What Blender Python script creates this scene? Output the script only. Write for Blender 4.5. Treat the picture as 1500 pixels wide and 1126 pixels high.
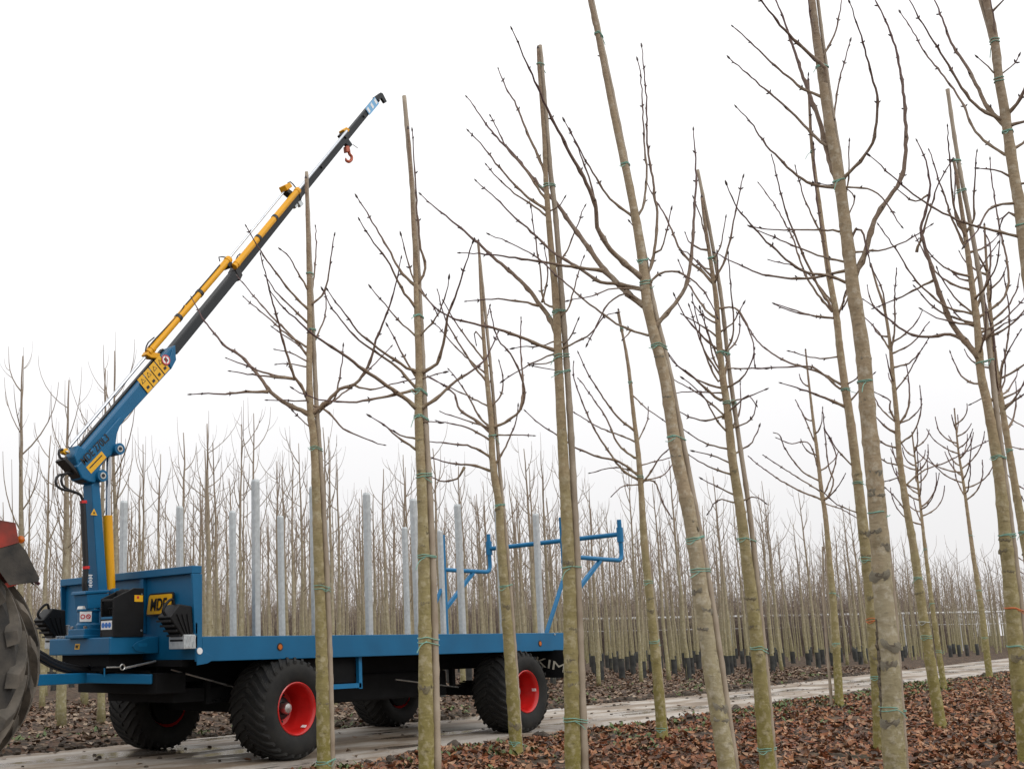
import bpy, bmesh, math, random
import numpy as np
from mathutils import Vector, Matrix

# ------------------------------------------------------------------ scene, camera, sky, sun
scene = bpy.context.scene
for o in list(bpy.data.objects):
    bpy.data.objects.remove(o)
col = scene.collection
RAD = math.radians

# camera solved from the trailer's edges; world: X along the track, Y across it (away), Z up
F_PX, PCX, PCY, YAW, PITCH, ROLL = 1595.765, 491.521, 648.336, .792, .185, -.021
CAM = np.array([-6.622, -8.461, 1.119])
FW = np.array([math.sin(YAW)*math.cos(PITCH), math.cos(YAW)*math.cos(PITCH), math.sin(PITCH)])
_r = np.array([math.cos(YAW), -math.sin(YAW), 0.]); _u = np.cross(_r, FW)
RT = _r*math.cos(ROLL)+_u*math.sin(ROLL); UP = -_r*math.sin(ROLL)+_u*math.cos(ROLL)
cd = bpy.data.cameras.new('camera'); cam = bpy.data.objects.new('camera', cd); col.objects.link(cam)
cam.matrix_world = Matrix(((RT[0], UP[0], -FW[0], CAM[0]), (RT[1], UP[1], -FW[1], CAM[1]),
                           (RT[2], UP[2], -FW[2], CAM[2]), (0, 0, 0, 1)))
cd.sensor_width = 36; cd.lens = F_PX/1500*36
cd.shift_x = (750-PCX)/1500; cd.shift_y = (PCY-563)/1500
cd.clip_start = .05; cd.clip_end = 2000
scene.camera = cam

world = bpy.data.worlds.new('World'); scene.world = world; world.use_nodes = True
wn = world.node_tree.nodes; wl = world.node_tree.links; wn.clear()
wo = wn.new('ShaderNodeOutputWorld'); bg = wn.new('ShaderNodeBackground'); bg.inputs[1].default_value = 1.0
tc = wn.new('ShaderNodeTexCoord'); sp = wn.new('ShaderNodeSeparateXYZ'); wl.new(tc.outputs['Generated'], sp.inputs[0])
rp = wn.new('ShaderNodeValToRGB'); wl.new(sp.outputs[2], rp.inputs[0])
e = rp.color_ramp.elements                                          # closed cloud deck, dimmer to the horizon
e[0].position = .0; e[0].color = (.80, .785, .79, 1)
e[1].position = 1.; e[1].color = (1.34, 1.34, 1.35, 1)
for p_, c_ in ((.10, (.88, .87, .875, 1)), (.22, (1.0, .99, .995, 1)), (.36, (1.10, 1.10, 1.10, 1)), (.55, (1.19, 1.19, 1.195, 1))):
    q = e.new(p_); q.color = c_
nz = wn.new('ShaderNodeTexNoise'); nz.inputs['Scale'].default_value = 2.2; nz.inputs['Detail'].default_value = 4
wl.new(tc.outputs['Generated'], nz.inputs['Vector'])
mr = wn.new('ShaderNodeMapRange'); mr.inputs[3].default_value = .96; mr.inputs[4].default_value = 1.04
wl.new(nz.outputs[0], mr.inputs[0])
mu = wn.new('ShaderNodeMix'); mu.data_type = 'RGBA'; mu.blend_type = 'MULTIPLY'; mu.inputs[0].default_value = 1
wl.new(rp.outputs[0], mu.inputs[6]); wl.new(mr.outputs[0], mu.inputs[7])
sk = wn.new('ShaderNodeTexSky'); sk.sky_type = 'NISHITA'; sk.sun_disc = False
sk.sun_elevation = RAD(38); sk.sun_rotation = RAD(200)
sm = wn.new('ShaderNodeMix'); sm.data_type = 'RGBA'; sm.blend_type = 'MULTIPLY'; sm.inputs[0].default_value = 1
sm.inputs[7].default_value = (.06, .06, .06, 1); wl.new(sk.outputs[0], sm.inputs[6])
mx = wn.new('ShaderNodeMix'); mx.data_type = 'RGBA'; mx.inputs[0].default_value = .05   # a trace of blue through the deck
wl.new(mu.outputs[2], mx.inputs[6]); wl.new(sm.outputs[2], mx.inputs[7])
wl.new(mx.outputs[2], bg.inputs[0]); wl.new(bg.outputs[0], wo.inputs[0])

sd = bpy.data.lights.new('sun', 'SUN'); sd.energy = 1.0; sd.angle = RAD(25); sd.color = (1, .97, .93)
sun = bpy.data.objects.new('sun', sd); col.objects.link(sun)
sun.rotation_euler = (RAD(55), 0, RAD(8))
vs = scene.view_settings; vs.view_transform = 'Standard'; vs.look = 'None'; vs.gamma = 1; vs.exposure = 0.1
vs.use_curve_mapping = False
scene.render.engine = 'CYCLES'

# ------------------------------------------------------------------ measuring helpers (photo pixel -> point in the place)
def ray(x, y): return FW+RT*((x-PCX)/F_PX)-UP*((y-PCY)/F_PX)
def atz(x, y, z=0.): d = ray(x, y); return CAM+d*((z-CAM[2])/d[2])
def aty(x, y, Y): d = ray(x, y); return CAM+d*((Y-CAM[1])/d[1])
def atx(x, y, X): d = ray(x, y); return CAM+d*((X-CAM[0])/d[0])
def atd(x, y, k): return CAM+ray(x, y)*k
def depth(P): return float((np.asarray(P)-CAM) @ FW)
def pix(P):
    d = np.asarray(P, float)-CAM; k = d @ FW
    return PCX+F_PX*(d @ RT)/k, PCY-F_PX*(d @ UP)/k, k

# ------------------------------------------------------------------ mesh helpers
class MB:
    def __init__(s): s.v = []; s.f = []; s.m = []; s.t = []
    def add(s, vs_, fs, mi=0, t=0.):
        b = len(s.v); s.v.extend([tuple(map(float, q)) for q in vs_])
        s.f.extend([tuple(b+i for i in f) for f in fs]); s.m.extend([mi]*len(fs))
        s.t.extend(t if isinstance(t, (list, tuple)) else [t]*len(vs_))
    def box(s, a, b, mi=0):
        x0, y0, z0 = a; x1, y1, z1 = b
        s.add([(x0,y0,z0),(x1,y0,z0),(x1,y1,z0),(x0,y1,z0),(x0,y0,z1),(x1,y0,z1),(x1,y1,z1),(x0,y1,z1)],
              [(0,3,2,1),(4,5,6,7),(0,1,5,4),(1,2,6,5),(2,3,7,6),(3,0,4,7)], mi)
    def bar(s, a, b, w, h, up=(0,0,1), mi=0):
        a = Vector(a); b = Vector(b); d = (b-a).normalized(); x = d.cross(Vector(up))
        if x.length < 1e-4: x = d.cross(Vector((1,0,0)))
        x.normalize(); y = x.cross(d)
        v = [p+x*(sx*w/2)+y*(sy*h/2) for p in (a, b) for sx, sy in ((-1,-1),(1,-1),(1,1),(-1,1))]
        s.add(v, [(0,1,2,3),(7,6,5,4),(0,4,5,1),(1,5,6,2),(2,6,7,3),(3,7,4,0)], mi)
    def prism(s, poly, off, mi=0):
        n = len(poly); off = Vector(off); P = [Vector(p) for p in poly]
        s.add(P+[p+off for p in P], [tuple(range(n))[::-1], tuple(range(n, 2*n))]+[(i, (i+1) % n, (i+1) % n+n, i+n) for i in range(n)], mi)
    def tube(s, pts, rads, n=8, mi=0, cap=True, t=None, squash=None, phase=0.):
        P = [Vector(p) for p in pts]; L = len(P)
        if not hasattr(rads, '__len__'): rads = [rads]*L
        ref = None; V = []; T = []
        for i, p in enumerate(P):
            d = (P[min(i+1, L-1)]-P[max(i-1, 0)])
            d = d.normalized() if d.length > 1e-9 else Vector((0,0,1))
            if ref is None: ref = d.cross(Vector((.31,.17,.93))); 
            if ref.length < 1e-5: ref = d.cross(Vector((1,0,0)))
            x = (ref-d*ref.dot(d)).normalized(); ref = x; y = d.cross(x)
            for j in range(n):
                a = 2*math.pi*j/n+phase
                V.append(p+(x*math.cos(a)+y*math.sin(a))*rads[i]); T.append(t[i] if t is not None else 0.)
        fs = [(i*n+j, i*n+(j+1) % n, (i+1)*n+(j+1) % n, (i+1)*n+j) for i in range(L-1) for j in range(n)]
        if cap: fs += [tuple(range(n))[::-1], tuple(range((L-1)*n, L*n))]
        s.add(V, fs, mi, T)
    def lathe(s, prof, c=(0,0,0), axis='y', n=24, mi=0, M=None, closed=False):
        V = []; c = Vector(c)
        for r, h in prof:
            for j in range(n):
                a = 2*math.pi*j/n; p = {'y': Vector((r*math.cos(a), h, r*math.sin(a))), 'z': Vector((r*math.cos(a), r*math.sin(a), h)),
                                        'x': Vector((h, r*math.cos(a), r*math.sin(a)))}[axis]
                V.append((M @ p if M is not None else p)+c)
        L = len(prof)
        fs = [(i*n+j, i*n+(j+1) % n, (i+1)*n+(j+1) % n, (i+1)*n+j) for i in range(L-1) for j in range(n)]
        if closed: fs += [((L-1)*n+j, (L-1)*n+(j+1) % n, (j+1) % n, j) for j in range(n)]
        s.add(V, fs, mi)
    def mesh(s, name, mats, smooth=False, origin=(0,0,0), attr=False):
        me = bpy.data.meshes.new(name); ox, oy, oz = origin
        me.from_pydata([(x-ox, y-oy, z-oz) for x, y, z in s.v], [], s.f)
        for m in (mats if isinstance(mats, (list, tuple)) else [mats]): me.materials.append(m)
        if any(s.m): me.polygons.foreach_set('material_index', s.m)
        if attr:
            a = me.attributes.new('age', 'FLOAT', 'POINT'); a.data.foreach_set('value', s.t)
        bm = bmesh.new(); bm.from_mesh(me); bmesh.ops.recalc_face_normals(bm, faces=bm.faces); bm.to_mesh(me); bm.free()
        if smooth:
            me.polygons.foreach_set('use_smooth', [True]*len(me.polygons))
            if smooth != 'all': me.set_sharp_from_angle(angle=RAD(smooth if smooth is not True else 40))
        me.update(); return me

def root_loc(o):
    while o.parent: o = o.parent
    return tuple(o['_o']) if '_o' in o else tuple(o.location)
def obj(name, mb, mat, parent=None, smooth=False, bevel=0, attr=False, local=False):
    """one mesh object; its vertices are given in the place's coordinates (or the thing's own when local)"""
    org = (0,0,0) if (parent is None or local) else root_loc(parent)
    o = bpy.data.objects.new(name, mb.mesh(name, mat, smooth, org, attr)); col.objects.link(o)
    if parent: o.parent = parent
    if bevel:
        b = o.modifiers.new('bevel', 'BEVEL'); b.width = bevel; b.segments = 2; b.limit_method = 'ANGLE'; b.angle_limit = RAD(35)
    return o
def tag(o, label, cat, group=None):
    o['label'] = label; o['category'] = cat
    if group: o['group'] = group
    return o
def thing(name, label, cat, loc=(0,0,0), rz=0., group=None):
    o = bpy.data.objects.new(name, None); col.objects.link(o); o.empty_display_size = .2
    o.location = [float(q) for q in loc]; o.rotation_euler = (0,0,rz); return tag(o, label, cat, group)
def put(name, me, parent=None, loc=(0,0,0), rot=None, sc=None):
    o = bpy.data.objects.new(name, me); col.objects.link(o); o.parent = parent; o.location = [float(q) for q in loc]
    if rot: o.rotation_euler = rot
    if sc: o.scale = sc
    return o
def crom(pts, step):
    """smooth curve through points, resampled"""
    P = [np.asarray(p, float) for p in pts]
    if len(P) == 2: dense = [P[0]+(P[1]-P[0])*i/20 for i in range(21)]
    else:
        Q = [2*P[0]-P[1]]+P+[2*P[-1]-P[-2]]; dense = []
        for i in range(1, len(Q)-2):
            for j in range(12):
                t = j/12; a, b, c, d = Q[i-1], Q[i], Q[i+1], Q[i+2]
                dense.append(.5*((2*b)+(-a+c)*t+(2*a-5*b+4*c-d)*t*t+(-a+3*b-3*c+d)*t**3))
        dense.append(P[-1])
    D = np.array(dense); seg = np.linalg.norm(np.diff(D, axis=0), axis=1); s = np.concatenate([[0], np.cumsum(seg)])
    n = max(2, int(round(s[-1]/step))+1); u = np.linspace(0, s[-1], n)
    return np.stack([np.interp(u, s, D[:, i]) for i in range(3)], 1), s[-1]

# ------------------------------------------------------------------ materials
def mat(name, c=(.5,.5,.5), rough=.5, metal=0., var=0., vscale=6., bump=0., bscale=40., spec=.5, coat=0., c2=None, detail=5.):
    m = bpy.data.materials.new(name); m.use_nodes = True; N = m.node_tree.nodes; L = m.node_tree.links
    b = N['Principled BSDF']; b.inputs['Base Color'].default_value = (*c, 1); b.inputs['Roughness'].default_value = rough
    b.inputs['Metallic'].default_value = metal; b.inputs['Specular IOR Level'].default_value = spec
    if coat: b.inputs['Coat Weight'].default_value = coat; b.inputs['Coat Roughness'].default_value = .15
    t = N.new('ShaderNodeTexCoord')
    if var or c2:
        n = N.new('ShaderNodeTexNoise'); n.inputs['Scale'].default_value = vscale; n.inputs['Detail'].default_value = detail
        L.new(t.outputs['Object'], n.inputs['Vector'])
        r = N.new('ShaderNodeValToRGB'); r.color_ramp.elements[0].position = .33; r.color_ramp.elements[1].position = .67
        r.color_ramp.elements[0].color = (*[q*(1-var) for q in c], 1)
        r.color_ramp.elements[1].color = (*(c2 if c2 else [min(1, q*(1+var)) for q in c]), 1)
        L.new(n.outputs[0], r.inputs[0]); L.new(r.outputs[0], b.inputs['Base Color'])
        q = N.new('ShaderNodeMapRange'); q.inputs[3].default_value = max(.03, rough-.08); q.inputs[4].default_value = min(1, rough+.12)
        L.new(n.outputs[0], q.inputs[0]); L.new(q.outputs[0], b.inputs['Roughness'])
    if bump:
        n2 = N.new('ShaderNodeTexNoise'); n2.inputs['Scale'].default_value = bscale; n2.inputs['Detail'].default_value = 5
        L.new(t.outputs['Object'], n2.inputs['Vector'])
        bp = N.new('ShaderNodeBump'); bp.inputs['Strength'].default_value = bump; bp.inputs['Distance'].default_value = .01
        L.new(n2.outputs[0], bp.inputs['Height']); L.new(bp.outputs[0], b.inputs['Normal'])
    return m
M = {}
M['blue'] = mat('blue_paint', (.004, .112, .245), .42, var=.10, vscale=2.5, bump=.02, bscale=9, spec=.35)
M['blue2'] = mat('blue_tube_lit_arm_paint', (.007, .145, .315), .42, var=.08, vscale=4, spec=.35)
M['black'] = mat('black_steel', (.012, .012, .013), .5, var=.3, vscale=8)
M['under'] = mat('underside_steel', (.006, .006, .0065), .8, spec=.2, var=.4, vscale=6)
M['plastic'] = mat('black_plastic', (.006, .0062, .007), .5, spec=.3, var=.2, vscale=10, bump=.05, bscale=160)
M['tyre'] = mat('tyre_rubber', (.011, .011, .011), .75, spec=.3, c2=(.022, .021, .019), vscale=9, bump=.15, bscale=70)
M['tyre_old'] = mat('dusty_tyre_rubber', (.022, .021, .020), .85, c2=(.075, .066, .055), vscale=6, bump=.3, bscale=50)
M['tread_old'] = mat('muddy_tread_rubber', (.035, .032, .028), .85, c2=(.17, .145, .115), vscale=4, bump=.3, bscale=50)
M['red'] = mat('red_rim_paint', (.52, .012, .010), .35, var=.10, vscale=8, coat=.3)
M['red_old'] = mat('worn_red_paint', (.33, .028, .014), .55, c2=(.06, .022, .014), vscale=5, bump=.1)
M['galv'] = mat('galvanised_steel', (.50, .53, .54), .45, metal=.55, var=.12, vscale=22, bump=.04, bscale=60)
M['chrome'] = mat('chrome_rod', (.50, .52, .55), .28, metal=1.)
M['zinc'] = mat('zinc_hub', (.55, .55, .53), .32, metal=.9, var=.1, vscale=30)
M['yellow'] = mat('yellow_paint', (.76, .36, .004), .42, var=.05, vscale=6, spec=.35)
M['boomgrey'] = mat('dark_grey_boom_paint', (.020, .023, .026), .5, var=.12, vscale=4, spec=.3)
M['hose'] = mat('rubber_hose', (.009, .009, .010), .5)
M['decal_y'] = mat('yellow_decal', (.78, .42, .012), .4)
M['decal_k'] = mat('black_decal', (.010, .010, .011), .45)
M['decal_w'] = mat('white_decal', (.80, .80, .80), .4)
M['decal_r'] = mat('red_decal', (.55, .03, .04), .4)
M['decal_b'] = mat('blue_decal', (.02, .16, .55), .4)
M['decal_lb'] = mat('pale_blue_decal', (.17, .42, .68), .4)
M['cream'] = mat('cream_lettering', (.62, .58, .48), .6)
M['amber'] = mat('amber_lens', (.50, .12, .01), .2)
M['hook'] = mat('orange_red_hook', (.42, .085, .035), .45, var=.2, vscale=20)
M['redcap'] = mat('red_plastic_clip', (.6, .02, .02), .4)
M['twine'] = mat('green_twine', (.21, .42, .335), .6)
M['twine_w'] = mat('pale_twine', (.55, .58, .52), .6)
M['twine_o'] = mat('orange_twine', (.62, .16, .05), .6)
M['cane'] = mat('bamboo_cane', (.27, .21, .15), .6, c2=(.40, .335, .255), vscale=5, bump=.12, bscale=60)
M['scar'] = mat('knot_scar', (.030, .024, .018), .9, c2=(.20, .165, .12), vscale=40, bump=.4, bscale=90)
M['budm'] = mat('dark_bud', (.045, .024, .020), .45)
M['sleeve'] = mat('black_trunk_sleeve', (.030, .031, .032), .8, spec=.2, c2=(.075,.075,.068), vscale=5)
M['white_frame'] = mat('white_greenhouse_frame', (.60, .60, .59), .6)

def bark(name, low, mid, high, green_h, pale=(.42,.40,.36), lent=True, tip=None, thing_z=True):
    """bark: algae on the lower trunk, grey tan above, lenticels, fine rings; 'age' 0 old wood -> 1 young shoot"""
    m = bpy.data.materials.new(name); m.use_nodes = True; N = m.node_tree.nodes; L = m.node_tree.links
    b = N['Principled BSDF']; b.inputs['Roughness'].default_value = .78; b.inputs['Specular IOR Level'].default_value = .3
    t = N.new('ShaderNodeTexCoord'); s = N.new('ShaderNodeSeparateXYZ'); L.new(t.outputs['Object'], s.inputs[0])
    n = N.new('ShaderNodeTexNoise'); n.inputs['Scale'].default_value = 5; n.inputs['Detail'].default_value = 6; L.new(t.outputs['Object'], n.inputs['Vector'])
    a = N.new('ShaderNodeMath'); a.operation = 'MULTIPLY_ADD'; L.new(n.outputs[0], a.inputs[0]); a.inputs[1].default_value = 1.9; 
    L.new(s.outputs[2], a.inputs[2])
    mp = N.new('ShaderNodeMapRange'); mp.inputs[1].default_value = .9; mp.inputs[2].default_value = green_h+1.6; L.new(a.outputs[0], mp.inputs[0])
    r = N.new('ShaderNodeValToRGB'); el = r.color_ramp.elements
    el[0].position = 0; el[0].color = (*low, 1); el[1].position = 1; el[1].color = (*high, 1); q = el.new(.55); q.color = (*mid, 1)
    L.new(mp.outputs[0], r.inputs[0]); c = r.outputs[0]
    # pale lichen patches
    n2 = N.new('ShaderNodeTexNoise'); n2.inputs['Scale'].default_value = 16; n2.inputs['Detail'].default_value = 4; n2.inputs['Roughness'].default_value = .65
    L.new(t.outputs['Object'], n2.inputs['Vector'])
    r2 = N.new('ShaderNodeMapRange'); r2.inputs[1].default_value = .50; r2.inputs[2].default_value = .66; r2.inputs[4].default_value = .55; L.new(n2.outputs[0], r2.inputs[0])
    x = N.new('ShaderNodeMix'); x.data_type = 'RGBA'; L.new(r2.outputs[0], x.inputs[0]); L.new(c, x.inputs[6]); x.inputs[7].default_value = (*pale, 1); c = x.outputs[2]
    # horizontal bark rings / lenticels
    mpv = N.new('ShaderNodeMapping'); mpv.inputs['Scale'].default_value = (16, 16, 42); L.new(t.outputs['Object'], mpv.inputs[0])
    n3 = N.new('ShaderNodeTexNoise'); n3.inputs['Scale'].default_value = 1.; n3.inputs['Detail'].default_value = 3; L.new(mpv.outputs[0], n3.inputs['Vector'])
    r3 = N.new('ShaderNodeMapRange'); r3.inputs[1].default_value = .60; r3.inputs[2].default_value = .72; r3.inputs[4].default_value = .36; L.new(n3.outputs[0], r3.inputs[0])
    x3 = N.new('ShaderNodeMix'); x3.data_type = 'RGBA'; L.new(r3.outputs[0], x3.inputs[0]); L.new(c, x3.inputs[6]); x3.inputs[7].default_value = (.055, .045, .03, 1); c = x3.outputs[2]
    n5 = N.new('ShaderNodeTexNoise'); n5.inputs['Scale'].default_value = 9; n5.inputs['Detail'].default_value = 7; n5.inputs['Roughness'].default_value = .7; L.new(t.outputs['Object'], n5.inputs['Vector'])
    r5 = N.new('ShaderNodeMapRange'); r5.inputs[1].default_value = .50; r5.inputs[2].default_value = .70; r5.inputs[4].default_value = .6; L.new(n5.outputs[0], r5.inputs[0])
    x5 = N.new('ShaderNodeMix'); x5.data_type = 'RGBA'; x5.blend_type = 'MULTIPLY'; L.new(r5.outputs[0], x5.inputs[0]); L.new(c, x5.inputs[6]); x5.inputs[7].default_value = (.48, .46, .36, 1); c = x5.outputs[2]
    if tip:
        at = N.new('ShaderNodeAttribute'); at.attribute_name = 'age'
        x4 = N.new('ShaderNodeMix'); x4.data_type = 'RGBA'; L.new(at.outputs['Fac'], x4.inputs[0]); L.new(c, x4.inputs[6]); x4.inputs[7].default_value = (*tip, 1); c = x4.outputs[2]
    L.new(c, b.inputs['Base Color'])
    ad = N.new('ShaderNodeMath'); ad.operation = 'ADD'; L.new(n2.outputs[0], ad.inputs[0]); L.new(n3.outputs[0], ad.inputs[1])
    bp = N.new('ShaderNodeBump'); bp.inputs['Strength'].default_value = .45; bp.inputs['Distance'].default_value = .012
    L.new(ad.outputs[0], bp.inputs['Height']); L.new(bp.outputs[0], b.inputs['Normal'])
    return m
M['bark'] = bark('chestnut_bark', (.215, .185, .050), (.295, .245, .125), (.33, .245, .155), 2.7, pale=(.50, .44, .30), tip=(.125, .075, .075))
M['bark_grey'] = bark('grey_chestnut_bark', (.275, .235, .115), (.335, .29, .19), (.33, .255, .165), 1.6, pale=(.55, .50, .40), tip=(.125, .075, .075))
M['bark_far'] = bark('nursery_bark', (.28, .25, .125), (.31, .265, .18), (.30, .24, .175), 3.4, pale=(.48, .44, .34), tip=(.24, .185, .145))
M['bark_knot_grey'] = mat('grey_knot_bark', (.11, .098, .07), .85, c2=(.31, .275, .205), vscale=30, bump=.6, bscale=90)
M['bark_knot'] = mat('knot_bark', (.11, .092, .045), .85, c2=(.27, .23, .14), vscale=30, bump=.5, bscale=90)

# ------------------------------------------------------------------ ground, track
rng = random.Random(11)
NEAR = [(-400,-1.6),(-8,-1.6),(-2,-1.25),(.8,-1.0),(2.8,-.68),(3.8,-.76),(4.7,-.74),(5.8,-.62),(7.8,-.68),(9.8,-.6),(13,-.2),(14.5,-.38),(21,.25),(24,.05),(31,.5),(60,2.4),(140,9),(400,40)]
FAR = [(-400,3.3),(-2,3.1),(.2,3.18),(3,3.15),(4.5,2.6),(6.6,2.56),(7.8,2.62),(9.5,2.46),(11.3,2.6),(13.3,2.5),(15.5,2.62),(18.6,2.95),(25,3.5),(32,4.0),(38,4.5),(49,5.3),(140,13.5),(400,48)]
nx_, ny_ = zip(*NEAR); fx_, fy_ = zip(*FAR)
def wob(x, s): return .05*math.sin(x*3.1+s)+.035*math.sin(x*7.7+s*2)+.02*math.sin(x*17+s*3)
def e_near(x): return float(np.interp(x, nx_, ny_))
def e_far(x): return float(np.interp(x, fx_, fy_))
def hash_noise(x, y):
    return (math.sin(x*2.3+1.1*math.sin(y*1.7))*math.cos(y*2.9+.8*math.sin(x*1.3)))*.5+.28*math.sin(x*7.1+y*3.3)*math.cos(y*6.3-x*2.1)+.16*math.sin(x*15.7-y*9.1)*math.sin(y*17.3+x*5.9)
def gz(x, y):
    n = e_near(x)+wob(x, 1); f = e_far(x)+wob(x, 4)
    d = max(n-y, y-f)                              # >0 outside the track
    if d <= 0: return -.03+.0*d
    k = min(1, d/.22); k = k*k*(3-2*k); amp = min(1., 12./(1+.15*abs(x)+.15*abs(y)))
    return -.03*(1-k)+k*(.035+.028*hash_noise(x, y)*amp)
def axis(lo, a, b, hi, st):
    c = list(np.arange(a, b, st)); s = st; x = b
    while x < hi: c.append(x); s *= 1.28; x += s
    c.append(hi); s = st; x = a-st
    while x > lo: c.insert(0, x); s *= 1.28; x -= s
    c.insert(0, lo); return c
XS = axis(-400, -4, 26, 500, .11); YS = axis(-300, -7.5, 10, 600, .11)
mb = MB(); nY = len(YS)
mb.v = [(float(x), float(y), gz(x, y)) for x in XS for y in YS]; mb.t = [0]*len(mb.v)
mb.f = [(i*nY+j, (i+1)*nY+j, (i+1)*nY+j+1, i*nY+j+1) for i in range(len(XS)-1) for j in range(nY-1)]; mb.m = [0]*len(mb.f)
def soil_mat():
    m = bpy.data.materials.new('leaf_strewn_soil'); m.use_nodes = True; N = m.node_tree.nodes; L = m.node_tree.links; b = N['Principled BSDF']
    b.inputs['Roughness'].default_value = .92; b.inputs['Specular IOR Level'].default_value = .25
    t = N.new('ShaderNodeTexCoord')
    v = N.new('ShaderNodeTexVoronoi'); v.inputs['Scale'].default_value = 13; v.inputs['Randomness'].default_value = 1; L.new(t.outputs['Object'], v.inputs['Vector'])
    r = N.new('ShaderNodeValToRGB'); el = r.color_ramp.elements
    sx = N.new('ShaderNodeSeparateColor'); L.new(v.outputs['Color'], sx.inputs[0])
    el[0].color = (.030, .022, .016, 1); el[1].color = (.17, .115, .075, 1); el[1].position = 1
    for p, c in ((.4, (.055, .038, .026, 1)), (.65, (.10, .052, .030, 1)), (.85, (.13, .095, .065, 1))): q = el.new(p); q.color = c
    L.new(sx.outputs[0], r.inputs[0])
    n = N.new('ShaderNodeTexNoise'); n.inputs['Scale'].default_value = .55; n.inputs['Detail'].default_value = 8; n.inputs['Roughness'].default_value = .65; L.new(t.outputs['Object'], n.inputs['Vector'])
    g = N.new('ShaderNodeMapRange'); g.inputs[1].default_value = .56; g.inputs[2].default_value = .72; g.inputs[4].default_value = .5; L.new(n.outputs[0], g.inputs[0])
    x = N.new('ShaderNodeMix'); x.data_type = 'RGBA'; L.new(g.outputs[0], x.inputs[0]); L.new(r.outputs[0], x.inputs[6]); x.inputs[7].default_value = (.075, .085, .035, 1)
    d = N.new('ShaderNodeMapRange'); d.inputs[1].default_value = .30; d.inputs[2].default_value = .46; d.inputs[3].default_value = .65; d.inputs[4].default_value = 0; L.new(n.outputs[0], d.inputs[0])
    x2 = N.new('ShaderNodeMix'); x2.data_type = 'RGBA'; L.new(d.outputs[0], x2.inputs[0]); L.new(x.outputs[2], x2.inputs[6]); x2.inputs[7].default_value = (.036, .028, .021, 1)
    L.new(x2.outputs[2], b.inputs['Base Color'])
    n2 = N.new('ShaderNodeTexNoise'); n2.inputs['Scale'].default_value = 24; n2.inputs['Detail'].default_value = 6; L.new(t.outputs['Object'], n2.inputs['Vector'])
    ad = N.new('ShaderNodeMath'); L.new(n2.outputs[0], ad.inputs[0]); L.new(v.outputs['Distance'], ad.inputs[1])
    bp = N.new('ShaderNodeBump'); bp.inputs['Strength'].default_value = .9; bp.inputs['Distance'].default_value = .03; L.new(ad.outputs[0], bp.inputs['Height']); L.new(bp.outputs[0], b.inputs['Normal'])
    return m
ground = obj('ground', mb, soil_mat(), smooth='all'); ground['kind'] = 'structure'

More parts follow.
